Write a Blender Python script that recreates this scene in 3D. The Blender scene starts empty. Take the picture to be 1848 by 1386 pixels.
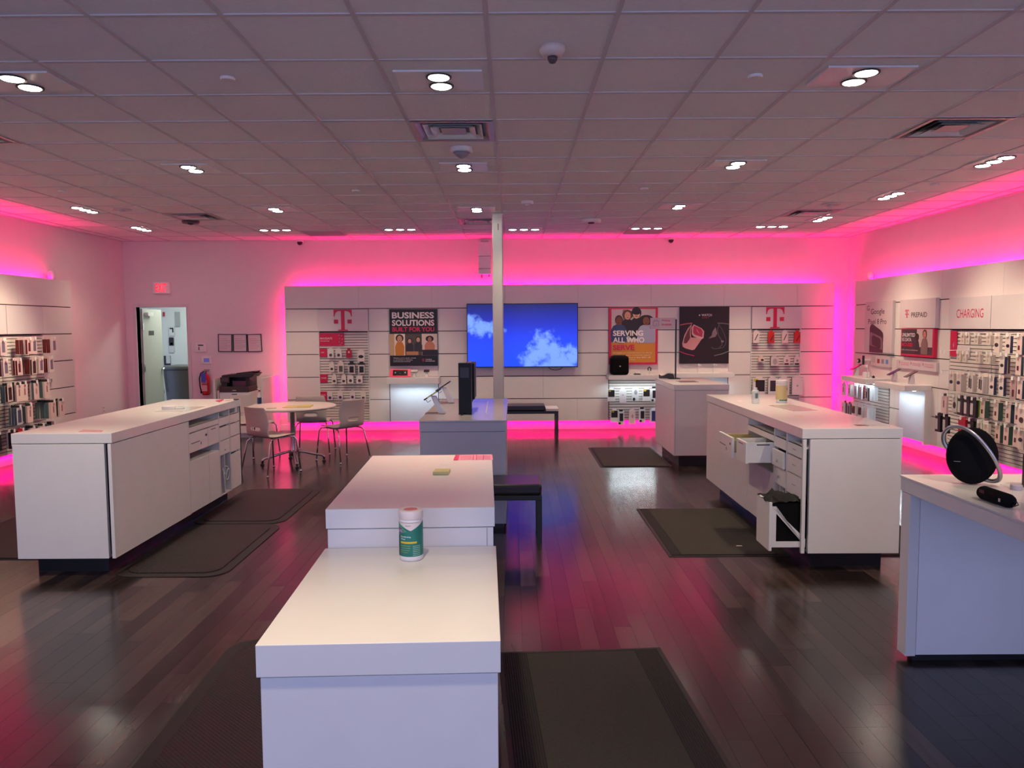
import bpy, math, random
from mathutils import Matrix, Vector
random.seed(7)
C = bpy.context.scene
COL = C.collection
PI = math.pi

# ------------------------------------------------------------------ camera, world, exposure, large lights
H = 1.71                      # camera height
CEIL = 3.146                  # ceiling height
F = 1393.96; PITCH = -.073826; ROLL = -.005804
XL, XR, YB, YF = -6.40, 5.56, 12.85, -3.2
PXL, PXR, PYB = -6.27, 5.43, 12.72   # faces of the display walls
cam_d = bpy.data.cameras.new('camera'); cam = bpy.data.objects.new('camera', cam_d); COL.objects.link(cam)
cam_d.sensor_width = 36; cam_d.lens = 36 * F / 1848; cam_d.clip_start = .05; cam_d.clip_end = 100
fwd = Vector((0, math.cos(PITCH), math.sin(PITCH))); r0 = Vector((1, 0, 0)); u0 = r0.cross(fwd)
rgt = r0 * math.cos(ROLL) + u0 * math.sin(ROLL); upv = u0 * math.cos(ROLL) - r0 * math.sin(ROLL)
cam.matrix_world = Matrix(((rgt.x, upv.x, -fwd.x, 0), (rgt.y, upv.y, -fwd.y, 0), (rgt.z, upv.z, -fwd.z, H), (0, 0, 0, 1)))
C.camera = cam
C.view_settings.view_transform = 'Standard'; C.view_settings.look = 'None'
C.view_settings.gamma = 1; C.view_settings.use_curve_mapping = False
C.view_settings.exposure = 0.95
C.cycles.max_bounces = 7; C.cycles.diffuse_bounces = 4; C.cycles.glossy_bounces = 4; C.cycles.transmission_bounces = 5
C.cycles.sample_clamp_indirect = 4.0
C.cycles.caustics_reflective = False; C.cycles.caustics_refractive = False

world = bpy.data.worlds.new('dusk'); C.world = world; world.use_nodes = True
bg = world.node_tree.nodes['Background']; bg.inputs[0].default_value = (.38, .43, .76, 1); bg.inputs[1].default_value = 1.9

def area(name, loc, sx, sy, power, color, rot=(0, 0, 0), spread=PI, portal=False):
    l = bpy.data.lights.new(name, 'AREA'); l.shape = 'RECTANGLE'; l.size = sx; l.size_y = sy; l.energy = power; l.color = color; l.spread = spread
    if portal: l.cycles.is_portal = True
    o = bpy.data.objects.new(name, l); COL.objects.link(o); o.location = loc; o.rotation_euler = rot
    return o
area('window_portal', (-.4, YF + .02, 1.55), 11.2, 2.5, 1, (1, 1, 1), (PI / 2, 0, 0), portal=True)
PINK = (1.0, .0, .17)
LED = 4.9    # watts per metre of strip
DOWN = .54    # multiplier on the ceiling lamps

def ray(x, y):
    return fwd + rgt * ((x - 924) / F) - upv * ((y - 693) / F)
def PX(x, y, X):
    d = ray(x, y); t = X / d.x; return Vector((X, d.y * t, H + d.z * t))
def PY(x, y, Y):
    d = ray(x, y); t = Y / d.y; return Vector((d.x * t, Y, H + d.z * t))
def PZ(x, y, Z):
    d = ray(x, y); t = (Z - H) / d.z; return Vector((d.x * t, d.y * t, Z))

# ------------------------------------------------------------------ materials
MATS = {}
def mat(name, col, rough=.5, metal=0.0, emit=None, es=0.0, var=.04, scale=6.0, spec=.5, coat=0.0, alpha=1.0, trans=0.0, bump=0.0, bscale=200):
    if name in MATS: return MATS[name]
    m = bpy.data.materials.new(name); m.use_nodes = True; nt = m.node_tree; b = nt.nodes['Principled BSDF']
    b.inputs['Roughness'].default_value = rough; b.inputs['Metallic'].default_value = metal
    b.inputs['Specular IOR Level'].default_value = spec; b.inputs['Coat Weight'].default_value = coat
    b.inputs['Alpha'].default_value = alpha; b.inputs['Transmission Weight'].default_value = trans
    tc = nt.nodes.new('ShaderNodeTexCoord'); nz = nt.nodes.new('ShaderNodeTexNoise'); nz.inputs['Scale'].default_value = scale; nz.inputs['Detail'].default_value = 3
    nt.links.new(tc.outputs['Object'], nz.inputs['Vector'])
    mr = nt.nodes.new('ShaderNodeMapRange'); mr.inputs[3].default_value = 1 - var; mr.inputs[4].default_value = 1 + var
    nt.links.new(nz.outputs['Fac'], mr.inputs[0])
    mx = nt.nodes.new('ShaderNodeVectorMath'); mx.operation = 'SCALE'; mx.inputs[0].default_value = col
    nt.links.new(mr.outputs[0], mx.inputs['Scale']); nt.links.new(mx.outputs[0], b.inputs['Base Color'])
    if emit:
        b.inputs['Emission Color'].default_value = (*emit, 1); b.inputs['Emission Strength'].default_value = es
    if bump:
        n2 = nt.nodes.new('ShaderNodeTexNoise'); n2.inputs['Scale'].default_value = bscale; nt.links.new(tc.outputs['Object'], n2.inputs['Vector'])
        bp = nt.nodes.new('ShaderNodeBump'); bp.inputs['Strength'].default_value = bump; bp.inputs['Distance'].default_value = .002
        nt.links.new(n2.outputs['Fac'], bp.inputs['Height']); nt.links.new(bp.outputs[0], b.inputs['Normal'])
    MATS[name] = m; return m
def srgb(r, g, b):
    f = lambda c: (c / 255 / 12.92) if c / 255 <= .04045 else ((c / 255 + .055) / 1.055) ** 2.4
    return (f(r), f(g), f(b))
def P(r, g, b, rough=.45):            # a plain printed or painted colour, given as seen under white light
    return mat('paint_%d_%d_%d' % (r, g, b), srgb(r, g, b), rough)

M_wall = mat('wall_paint', (.77, .69, .70), .7, bump=.05, bscale=120)
M_ceil = mat('ceiling_tile', (.90, .85, .86), .85, bump=.5, bscale=90, var=.05, scale=30)
M_grid = mat('ceiling_grid', (.62, .58, .60), .5)
M_lam = mat('white_laminate', (.78, .76, .74), .42)
M_lamtop = mat('white_worktop', (.78, .765, .74), .30, coat=.15)
M_panel = mat('wall_panel_laminate', (.74, .70, .67), .33, var=.02)
M_groove = mat('dark_joint', (.05, .02, .02), .8)
M_toe = mat('black_toe_kick', (.012, .012, .016), .35)
M_black = mat('black_plastic', (.012, .012, .013), .4)
M_blackm = mat('black_matt_cloth', (.006, .006, .007), .95, spec=.1)
M_blackg = mat('black_gloss', (.008, .008, .009), .12)
M_vinyl = mat('black_vinyl', (.016, .014, .016), .32, bump=.1, bscale=60)
M_steel = mat('polished_aluminium', (.62, .62, .64), .22, 1.0)
M_chrome = mat('chrome', (.75, .75, .76), .12, 1.0)
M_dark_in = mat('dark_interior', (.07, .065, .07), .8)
M_white = mat('white_plastic', (.8, .79, .78), .35)
M_wm = mat('white_metal', (.76, .75, .74), .35)
M_mag = mat('magenta_print', srgb(200, 18, 72), .4)
M_slat = mat('slatwall_white', (.70, .66, .61), .4)
M_chair = mat('warm_grey_plastic', (.60, .55, .50), .42)
M_tabletop = mat('pale_table_laminate', (.72, .67, .63), .3)
M_glass = mat('clear_acrylic', (.9, .92, .92), .05, alpha=.22)
M_clear = mat('clear_bottle', (.75, .85, .85), .1, alpha=.45)
M_led = mat('led_tape', (.6, .1, .3), .5, emit=PINK, es=6)
M_lamp = mat('lamp_lens', (.9, .9, .85), .4, emit=(1.0, .93, .80), es=22)
M_lampdim = mat('lamp_lens_dim', (.9, .9, .85), .4, emit=(1.0, .95, .88), es=5)
M_cool = mat('cool_strip_lens', (.9, .9, .9), .4, emit=(.85, .95, 1.0), es=3)
M_red = mat('red_enamel', (.45, .01, .02), .3)
M_vent = mat('vent_metal', (.42, .38, .38), .35, .3)
M_exit = mat('exit_letters', (.9, .05, .08), .4, emit=(1, .015, .04), es=.75)
M_doorp = mat('grey_door_paint', (.50, .51, .48), .5)
M_bin = mat('grey_bin_plastic', (.10, .11, .10), .5)
M_carpet = mat('charcoal_carpet', (.034, .030, .023), .95, bump=.8, bscale=260, var=.5, scale=160)
M_rib = mat('charcoal_rib', (.010, .009, .008), .9)

def floor_mat():
    m = bpy.data.materials.new('dark_wood_plank'); m.use_nodes = True; nt = m.node_tree; b = nt.nodes['Principled BSDF']; N = nt.nodes.new; L = nt.links.new
    geo = N('ShaderNodeNewGeometry'); oi = N('ShaderNodeObjectInfo'); tc = N('ShaderNodeTexCoord')
    ad = N('ShaderNodeMath'); ad.operation = 'ADD'; L(geo.outputs['Random Per Island'], ad.inputs[0]); L(oi.outputs['Random'], ad.inputs[1])
    fr = N('ShaderNodeMath'); fr.operation = 'FRACT'; L(ad.outputs[0], fr.inputs[0])
    cr = N('ShaderNodeValToRGB'); e = cr.color_ramp.elements
    e[0].color = (.013, .008, .008, 1); e[1].color = (.062, .041, .035, 1)
    k = cr.color_ramp.elements.new(.45); k.color = (.025, .016, .0145, 1)
    k = cr.color_ramp.elements.new(.75); k.color = (.044, .029, .025, 1)
    L(fr.outputs[0], cr.inputs[0])
    mp = N('ShaderNodeMapping'); mp.inputs['Scale'].default_value = (38, 2.2, 1); L(geo.outputs['Position'], mp.inputs['Vector'])
    off = N('ShaderNodeCombineXYZ'); ml = N('ShaderNodeMath'); ml.operation = 'MULTIPLY'; ml.inputs[1].default_value = 37; L(fr.outputs[0], ml.inputs[0]); L(ml.outputs[0], off.inputs[1]); L(off.outputs[0], mp.inputs['Location'])
    nz = N('ShaderNodeTexNoise'); nz.inputs['Scale'].default_value = 1; nz.inputs['Detail'].default_value = 6; nz.inputs['Distortion'].default_value = .8; L(mp.outputs[0], nz.inputs['Vector'])
    mr = N('ShaderNodeMapRange'); mr.inputs[1].default_value = .25; mr.inputs[2].default_value = .75; mr.inputs[3].default_value = .55; mr.inputs[4].default_value = 1.45; L(nz.outputs['Fac'], mr.inputs[0])
    sc = N('ShaderNodeVectorMath'); sc.operation = 'SCALE'; L(cr.outputs[0], sc.inputs[0]); L(mr.outputs[0], sc.inputs['Scale']); L(sc.outputs[0], b.inputs['Base Color'])
    n3 = N('ShaderNodeTexNoise'); n3.inputs['Scale'].default_value = 1.3; n3.inputs['Detail'].default_value = 4; L(geo.outputs['Position'], n3.inputs['Vector'])
    r3 = N('ShaderNodeMapRange'); r3.inputs[3].default_value = .12; r3.inputs[4].default_value = .28; L(n3.outputs['Fac'], r3.inputs[0]); L(r3.outputs[0], b.inputs['Roughness'])
    bp = N('ShaderNodeBump'); bp.inputs['Strength'].default_value = .12; bp.inputs['Distance'].default_value = .001; L(nz.outputs['Fac'], bp.inputs['Height']); L(bp.outputs[0], b.inputs['Normal'])
    b.inputs['Specular IOR Level'].default_value = .55
    return m
M_floor = floor_mat()

def ribmat(name, col, scale, direction='X', rough=.7):
    m = bpy.data.materials.new(name); m.use_nodes = True; nt = m.node_tree; b = nt.nodes['Principled BSDF']; N = nt.nodes.new; L = nt.links.new
    tc = N('ShaderNodeTexCoord'); w = N('ShaderNodeTexWave'); w.bands_direction = direction; w.inputs['Scale'].default_value = scale; L(tc.outputs['Object'], w.inputs['Vector'])
    nz = N('ShaderNodeTexNoise'); nz.inputs['Scale'].default_value = 120; L(tc.outputs['Object'], nz.inputs['Vector'])
    ad = N('ShaderNodeMath'); ad.operation = 'ADD'; L(w.outputs['Fac'], ad.inputs[0]); L(nz.outputs['Fac'], ad.inputs[1])
    mr = N('ShaderNodeMapRange'); mr.inputs[2].default_value = 2; mr.inputs[3].default_value = .55; mr.inputs[4].default_value = 1.5; L(ad.outputs[0], mr.inputs[0])
    sc = N('ShaderNodeVectorMath'); sc.operation = 'SCALE'; sc.inputs[0].default_value = col; L(mr.outputs[0], sc.inputs['Scale']); L(sc.outputs[0], b.inputs['Base Color'])
    bp = N('ShaderNodeBump'); bp.inputs['Strength'].default_value = .8; bp.inputs['Distance'].default_value = .003; L(ad.outputs[0], bp.inputs['Height']); L(bp.outputs[0], b.inputs['Normal'])
    b.inputs['Roughness'].default_value = rough; return m
M_ribx = ribmat('ribbed_carpet_border', (.013, .011, .009), 28, 'X', .9)
M_rubber = ribmat('black_rubber_tread', (.010, .0075, .0075), 30, 'DIAGONAL', .55)

def sky_screen():
    m = bpy.data.materials.new('screen_sky_picture'); m.use_nodes = True; nt = m.node_tree; N = nt.nodes.new; L = nt.links.new
    b = nt.nodes['Principled BSDF']; tc = N('ShaderNodeTexCoord'); sp = N('ShaderNodeSeparateXYZ'); L(tc.outputs['Generated'], sp.inputs[0])
    cr = N('ShaderNodeValToRGB'); e = cr.color_ramp.elements
    e[0].color = (.002, .06, .95, 1); e[1].color = (.0, .003, .10, 1); k = e.new(.35); k.color = (.0, .045, 1.0, 1); k = e.new(.7); k.color = (.0, .012, .45, 1)
    L(sp.outputs['Z'], cr.inputs[0])
    def m2(op, a, c, d=None):
        n = N('ShaderNodeMath'); n.operation = op
        for i, v in enumerate((a, c)):
            if isinstance(v, (int, float)): n.inputs[i].default_value = v
            elif v is not None: L(v, n.inputs[i])
        return n.outputs[0]
    nz = N('ShaderNodeTexNoise'); nz.inputs['Scale'].default_value = 6; nz.inputs['Detail'].default_value = 7; nz.inputs['Roughness'].default_value = .6
    mp = N('ShaderNodeMapping'); mp.inputs['Scale'].default_value = (1.75, 1, 1); L(tc.outputs['Generated'], mp.inputs['Vector']); L(mp.outputs[0], nz.inputs['Vector'])
    # banks of cumulus: bumps over the width give the outline, noise breaks it up
    def blob(cx, cz, rx, rz):
        dx = m2('DIVIDE', m2('SUBTRACT', sp.outputs['X'], cx), rx); dz = m2('DIVIDE', m2('SUBTRACT', sp.outputs['Z'], cz), rz)
        return m2('SUBTRACT', 1.0, m2('ADD', m2('MULTIPLY', dx, dx), m2('MULTIPLY', dz, dz)))
    s = blob(.70, .25, .18, .36)
    for a in ((.92, .1, .16, .3), (.58, .10, .14, .22), (.80, .0, .3, .2), (.14, .62, .17, .16), (.04, .72, .10, .16), (.26, .58, .10, .07)):
        s = m2('MAXIMUM', s, blob(*a))
    d = m2('ADD', s, m2('MULTIPLY', m2('SUBTRACT', nz.outputs['Fac'], .5), 3.2))
    mr = N('ShaderNodeMapRange'); mr.inputs[1].default_value = .05; mr.inputs[2].default_value = .9; mr.interpolation_type = 'SMOOTHSTEP'; L(d, mr.inputs[0])
    mx = N('ShaderNodeMix'); mx.data_type = 'RGBA'; L(mr.outputs[0], mx.inputs[0]); L(cr.outputs[0], mx.inputs[6]); mx.inputs[7].default_value = (.17, .33, .98, 1)
    L(mx.outputs[2], b.inputs['Emission Color']); b.inputs['Emission Strength'].default_value = .62
    b.inputs['Base Color'].default_value = (.01, .01, .01, 1); b.inputs['Roughness'].default_value = .25
    return m
M_screen = sky_screen()

# ------------------------------------------------------------------ mesh builder
class MB:
    def __init__(s): s.v = []; s.f = []
    def add(s, v, f):
        o = len(s.v); s.v += [tuple(p) for p in v]; s.f += [tuple(i + o for i in q) for q in f]; return s
    def box(s, x0, x1, y0, y1, z0, z1):
        v = [(x, y, z) for z in (z0, z1) for y in (y0, y1) for x in (x0, x1)]
        return s.add(v, [(0, 2, 3, 1), (4, 5, 7, 6), (0, 1, 5, 4), (2, 6, 7, 3), (0, 4, 6, 2), (1, 3, 7, 5)])
    def prism(s, pts, a0, a1, axis='y'):    # outline in the plane square to the axis
        n = len(pts)
        def mk(p, a): return (p[0], a, p[1]) if axis == 'y' else ((a, p[0], p[1]) if axis == 'x' else (p[0], p[1], a))
        v = [mk(p, a0) for p in pts] + [mk(p, a1) for p in pts]
        f = [tuple(range(n)), tuple(range(2 * n - 1, n - 1, -1))] + [(i, i + n, (i + 1) % n + n, (i + 1) % n) for i in range(n)]
        return s.add(v, f)
    def ell(s, cx, cz, rx, rz, y0, y1, n=20, a0=0, a1=2 * PI):
        return s.prism([(cx + rx * math.cos(a0 + (a1 - a0) * i / n), cz + rz * math.sin(a0 + (a1 - a0) * i / n)) for i in range(n)], y0, y1)
    def cyl(s, p0, p1, r0_, r1_=None, n=16, cap=True):
        r1_ = r0_ if r1_ is None else r1_; p0 = Vector(p0); p1 = Vector(p1); d = (p1 - p0).normalized()
        a = Vector((0, 0, 1)) if abs(d.z) < .9 else Vector((1, 0, 0)); u = d.cross(a).normalized(); w = d.cross(u)
        v = []
        for p, r in ((p0, r0_), (p1, r1_)):
            v += [p + (u * math.cos(2 * PI * i / n) + w * math.sin(2 * PI * i / n)) * r for i in range(n)]
        f = [(i, (i + 1) % n, (i + 1) % n + n, i + n) for i in range(n)]
        if cap: f += [tuple(range(n - 1, -1, -1)), tuple(range(n, 2 * n))]
        return s.add(v, f)
    def tube(s, pts, r, n=10, closed=False, ry=None):
        pts = [Vector(p) for p in pts]; m = len(pts); v = []; prev = None
        for i, p in enumerate(pts):
            if closed: d = pts[(i + 1) % m] - pts[i - 1]
            else: d = pts[min(i + 1, m - 1)] - pts[max(i - 1, 0)]
            d.normalize()
            if prev is None:
                a = Vector((0, 0, 1)) if abs(d.z) < .9 else Vector((1, 0, 0)); u = d.cross(a).normalized()
            else: u = (prev - d * prev.dot(d)).normalized()
            prev = u; w = d.cross(u)
            v += [p + u * math.cos(2 * PI * k / n) * r + w * math.sin(2 * PI * k / n) * (ry or r) for k in range(n)]
        f = []
        for i in range(m if closed else m - 1):
            a = i * n; b = ((i + 1) % m) * n
            f += [(a + k, a + (k + 1) % n, b + (k + 1) % n, b + k) for k in range(n)]
        if not closed: f += [tuple(range(n - 1, -1, -1)), tuple(range((m - 1) * n, m * n))]
        return s.add(v, f)
    def lathe(s, prof, n=28, c=(0, 0, 0)):
        v = []
        for r, z in prof: v += [(c[0] + r * math.cos(2 * PI * i / n), c[1] + r * math.sin(2 * PI * i / n), c[2] + z) for i in range(n)]
        f = []
        for j in range(len(prof) - 1):
            f += [(j * n + i, j * n + (i + 1) % n, (j + 1) * n + (i + 1) % n, (j + 1) * n + i) for i in range(n)]
        f += [tuple(range(n - 1, -1, -1)), tuple(range((len(prof) - 1) * n, len(prof) * n))]
        return s.add(v, f)
    def grid(s, fn, nu, nv, th=None):       # sheet with thickness from a function of (u, v)
        P_ = [[Vector(fn(i / nu, j / nv)) for j in range(nv + 1)] for i in range(nu + 1)]
        v = [p for row in P_ for p in row]; W = nv + 1
        f = [(i * W + j, (i + 1) * W + j, (i + 1) * W + j + 1, i * W + j + 1) for i in range(nu) for j in range(nv)]
        return s.add(v, f)
    def mesh(s, name, m, smooth=False):
        me = bpy.data.meshes.new(name); me.from_pydata(s.v, [], s.f); me.update()
        if m: me.materials.append(m)
        if smooth: me.polygons.foreach_set('use_smooth', [True] * len(me.polygons))
        return me
def place(name, me, parent=None, bevel=0, loc=None):
    o = bpy.data.objects.new(name, me); COL.objects.link(o)
    if parent: o.parent = parent
    if loc: o.location = loc
    if bevel:
        b = o.modifiers.new('bevel', 'BEVEL'); b.width = bevel; b.segments = 2; b.limit_method = 'ANGLE'
    return o
def part(name, mb, m, parent, bevel=0, smooth=False, loc=None, label=None):
    o = place(name, mb.mesh(name, m, smooth), parent, bevel, loc)
    if label: o['label'] = label
    return o
def box(name, m, parent, x0, x1, y0, y1, z0, z1, bevel=0, label=None):
    return part(name, MB().box(x0, x1, y0, y1, z0, z1), m, parent, bevel, label=label)
def thing(name, label, cat, loc=(0, 0, 0), rz=0, group=None, parent=None):
    o = bpy.data.objects.new(name, None); COL.objects.link(o); o.location = loc; o.rotation_euler = (0, 0, rz); o.empty_display_size = .1
    o['label'] = label; o['category'] = cat
    if group: o['group'] = group
    return o
def tag(o, label, cat, group=None):
    o['label'] = label; o['category'] = cat
    if group: o['group'] = group
    return o
def struct(name, mb, m, parent=None):
    o = place(name, mb.mesh(name, m), parent)
    if not parent: o['kind'] = 'structure'
    return o
_tc = {}
def glyphs(s, bold=.012):
    k = (s, bold)
    if k not in _tc:
        c = bpy.data.curves.new('t', 'FONT'); c.body = s; c.size = 1; c.offset = bold; c.resolution_u = 3; c.extrude = 0
        o = bpy.data.objects.new('t', c); COL.objects.link(o)
        dg = bpy.context.evaluated_depsgraph_get(); me = bpy.data.meshes.new_from_object(o.evaluated_get(dg))
        v = [tuple(p.co) for p in me.vertices]; f = [tuple(p.vertices) for p in me.polygons]
        bpy.data.objects.remove(o); bpy.data.curves.remove(c); bpy.data.meshes.remove(me)
        _tc[k] = (v, f)
    return _tc[k]
def text(parent, s, m, x0, x1, z0, z1, y=0, bold=.012, name='lettering', keep=False):
    """print s so that it fills x0..x1, z0..z1 on the plane facing -y at depth y"""
    v, f = glyphs(s, bold)
    if not v: return None
    ax, bx = min(p[0] for p in v), max(p[0] for p in v); az, bz = min(p[1] for p in v), max(p[1] for p in v)
    sx = (x1 - x0) / (bx - ax); sz = (z1 - z0) / (bz - az)
    if keep: sx = sz = min(sx, sz)
    return part(name, MB().add([(x0 + (p[0] - ax) * sx, y, z0 + (p[1] - az) * sz) for p in v], f), m, parent)
def frame(X=None, Y=None):
    pass
W2 = M_white
# ------------------------------------------------------------------ the room shell
fl = struct('floor', MB().box(XL - .2, XR + .2, YF - .2, YB + .12, -.12, -.012), mat('screed', (.05, .04, .04), .8))
struct('wall_back', MB().box(XL - .2, -6.215, YB, YB + .12, 0, CEIL).box(-5.385, XR + .2, YB, YB + .12, 0, CEIL).box(-6.215, -5.385, YB, YB + .12, 2.07, CEIL), M_wall)
struct('wall_left', MB().box(XL - .12, XL, YF, YB, 0, CEIL), M_wall)
struct('wall_right', MB().box(XR, XR + .12, YF, YB, 0, CEIL), M_wall)
struct('wall_front', MB().box(XL - .2, -6.0, YF - .12, YF, 0, CEIL).box(5.2, XR + .2, YF - .12, YF, 0, CEIL).box(-6, 5.2, YF - .12, YF, 0, .3).box(-6, 5.2, YF - .12, YF, 2.8, CEIL), M_wall)
win = thing('window_1', '', '', (0, 0, 0)); del win['label']; del win['category']; win['kind'] = 'structure'
for x in (-6, -3.8, -1.6, .6, 2.8, 5.14):
    box('mullion', M_black, win, x, x + .06, YF - .1, YF - .02, .3, 2.8)
struct('baseboard_back', MB().box(-5.33, XR, YB - .012, YB, 0, .10), M_white)
struct('baseboard_left', MB().box(XL, XL + .012, YF, YB, 0, .10), M_white)
struct('baseboard_right', MB().box(XR - .012, XR, YF, YB, 0, .10), M_white)

# floor boards: each of the nearest in view its own piece, the rest joined
PW, PL = .104, .80
def frus(x, y, k=.70): return y > 2.35 and abs(x) < k * y + .25
hid = [(-3.40, -2.9, 5.4, 7.7), (2.08, 2.6, 5.4, 7.7), (-.74, -.1, 1.9, 4.2), (-.75, -.1, 6.5, 8.3), (-.0, .8, 2.6, 3.8), (-1.4, -.7, 2.3, 4.0), (-2.7, -2.1, 5.3, 8.0), (1.2, 1.95, 5.7, 7.0)]
cells = []
nx = int((XR - XL) / PW) + 1
for i in range(nx):
    x0 = XL + i * PW; off = (i * .377) % 1.0 * PL
    y = YF - off
    while y < YB:
        ln = PL * (1 if (i * 7 + int(y * 3)) % 5 else .62)
        a, b = max(y, YF), min(y + ln, YB)
        if b - a > .02: cells.append((x0, min(x0 + PW, XR), a, b))
        y += ln
def hidden(c):
    return any(c[0] > h[0] and c[1] < h[1] and c[2] > h[2] and c[3] < h[3] for h in hid)
vis = [c for c in cells if frus((c[0] + c[1]) / 2, (c[2] + c[3]) / 2) and not hidden(c)]
vis.sort(key=lambda c: (c[2] + c[3]) / 2)
near = set(vis[:296])
cache = {}; rest = MB(); g = .0005
def plankmesh(w, l):
    k = (round(w, 3), round(l, 3))
    if k not in cache:
        cache[k] = MB().box(g, w - g, g, l - g, -.012, 0).mesh('floor_plank', M_floor)
    return cache[k]
for c in cells:
    if c in near: place('floor_plank', plankmesh(c[1] - c[0], c[3] - c[2]), fl, loc=(c[0], c[2], 0))
    else: rest.box(c[0] + g, c[1] - g, c[2] + g, c[3] - g, -.012, 0)
o = part('floor_planks', rest, M_floor, fl); o['kind'] = 'stuff'

# ceiling: slab, grid bars, lay-in tiles
ce = struct('ceiling', MB().box(XL - .2, XR + .2, YF - .2, YB + .12, CEIL + .12, CEIL + .2), M_ceil)
GX, GY, T = -.111, 4.283, .6096
skip = {}
def cell_at(x, y, dx=0, dy=0):
    p = PZ(x, y, CEIL); return (math.floor((p.x - GX) / T) + dx, math.floor((p.y - GY) / T) + dy)
vents4 = [cell_at(818, 238), cell_at(1715, 229), cell_at(349, 389), cell_at(858, 400), cell_at(1464, 381), cell_at(6, 248)]
vents4 = [(-1, 2) if i == 0 else c for i, c in enumerate(vents4)]
grilles = [cell_at(588, 419), cell_at(1160, 416)]
for c in vents4 + grilles: skip[c] = 1
kx0, kx1 = math.floor((XL - GX) / T), math.floor((XR - GX) / T); ry0, ry1 = math.floor((YF - GY) / T), math.floor((YB - GY) / T)
BW = .012
tm = {}; resto = MB()
for kx in range(kx0, kx1 + 1):
    for ry in range(ry0, ry1 + 1):
        if (kx, ry) in skip: continue
        a, b = max(GX + kx * T, XL), min(GX + (kx + 1) * T, XR); c, d = max(GY + ry * T, YF), min(GY + (ry + 1) * T, YB)
        if b - a < .004 or d - c < .004: continue
        m_ = ((a + b) / 2, (c + d) / 2)
        if m_[1] > 2.9 and abs(m_[0]) < .69 * m_[1] + .4:
            k = (round(b - a, 3), round(d - c, 3))
            if k not in tm: tm[k] = MB().box(.003, k[0] - .003, .003, k[1] - .003, .006, .022).mesh('ceiling_tile', M_ceil)
            place('ceiling_tile', tm[k], ce, loc=(a, c, CEIL + random.uniform(-.0008, .0012)))
        else: resto.box(a + .003, b - .003, c + .003, d - .003, CEIL + .006, CEIL + .022)
o = part('ceiling_tiles', resto, M_ceil, ce); o['kind'] = 'stuff'
for kx in range(kx0 + 1, kx1 + 1): box('grid_bar', M_grid, ce, GX + kx * T - BW, GX + kx * T + BW, YF, YB, CEIL, CEIL + .008)
for ry in range(ry0 + 1, ry1 + 1): box('grid_bar', M_grid, ce, XL, XR, GY + ry * T - BW, GY + ry * T + BW, CEIL + .0005, CEIL + .008)

for q in ((XL, XR, YB - .022, YB), (XL, XR, YF, YF + .022), (XL, XL + .022, YF, YB), (XR - .022, XR, YF, YB)): box('wall_angle', M_grid, ce, q[0], q[1], q[2], q[3], CEIL - .001, CEIL + .03)
# ------------------------------------------------------------------ ceiling things
def side_word(x): return 'left' if x < 616 else ('middle' if x < 1232 else 'right')
WARM = (1.0, .80, .55)
def spot(x, y, power, tilt=(0, 0), size=72, blend=1.0):
    l = bpy.data.lights.new('downlight_beam', 'SPOT'); l.energy = power * DOWN; l.color = WARM; l.spot_size = math.radians(size); l.spot_blend = blend; l.shadow_soft_size = .05
    o = bpy.data.objects.new('downlight_beam', l); COL.objects.link(o); o.location = (x, y, CEIL - .035); o.rotation_euler = (tilt[1], tilt[0], 0)
def fixture(pts, label, plate, power, tilt=(0, 0), split=0, lit=None, name='downlight', dim=False, along=None):
    P3 = [PZ(a, b, CEIL) for a, b in pts]; cx = sum(p.x for p in P3) / len(P3); cy = sum(p.y for p in P3) / len(P3)
    # snap the lamps on one line, 0.17 m apart
    n = len(P3); w = .27 if n == 2 else .27
    t = thing(name, label, 'ceiling light', (cx, cy, CEIL), 0, 'recessed ceiling lights')
    ax = along or 'y'; L_ = (.30 if n == 2 else .50); 
    hx, hy = ((w if plate is None else plate) / 2, L_ / 2 + .02) if ax == 'y' else (L_ / 2 + .02, .13)
    box('plate', M_white if plate != 0 else M_grid, t, -hx, hx, -hy, hy, -.006, .004)
    for i in range(n):
        d = (i - (n - 1) / 2) * .165; px, py = (0, d) if ax == 'y' else (d, 0)
        hot = (lit is None) or lit[i]
        part('trim_ring', MB().lathe([(.074, -.007), (.074, -.014), (.062, -.014), (.060, -.007)], 24, (px, py, 0)), M_black, t, smooth=False)
        part('lamp_lens', MB().lathe([(.058, -.008), (.056, -.016), (.03, -.020), (.004, -.021)], 20, (px, py, 0)), M_lamp if hot else M_lampdim, t, smooth=True)
        if power > 0: spot(cx + px, cy + py, power if hot else power * .6, (tilt[0] + (split if i % 2 else -split), tilt[1]), size=72 if not split else 88)
R_ = math.radians
fixture([(791, 135), (797, 154)], 'square twin recessed downlight nearest the camera, above the wipes canister', .5, 112, split=R_(20))
fixture([(1563, 128), (1541, 146)], 'large twin recessed downlight at upper right, nearest on the right', .5, 55)
fixture([(20, 138), (56, 156)], 'large twin recessed downlight at the left edge of the photo', .5, 70)
fixture([(339, 299), (354, 307)], 'twin recessed downlight over the left service counter', .4, 75)
fixture([(836, 297), (839, 305)], 'small twin recessed downlight just behind the smoke detector', .42, 88, split=R_(30))
fixture([(1331, 292), (1324, 300)], 'twin recessed downlight over the right service counter', .45, 75)
fixture([(859, 375), (862, 380)], 'twin recessed downlight in front of the white column', .45, 80, split=R_(30))
fixture([(1228, 370), (1222, 374)], 'small twin recessed downlight toward the watch poster', .45, 60)
fixture([(493, 375), (502, 380)], 'small twin recessed downlight above the round table', .45, 60)
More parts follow.
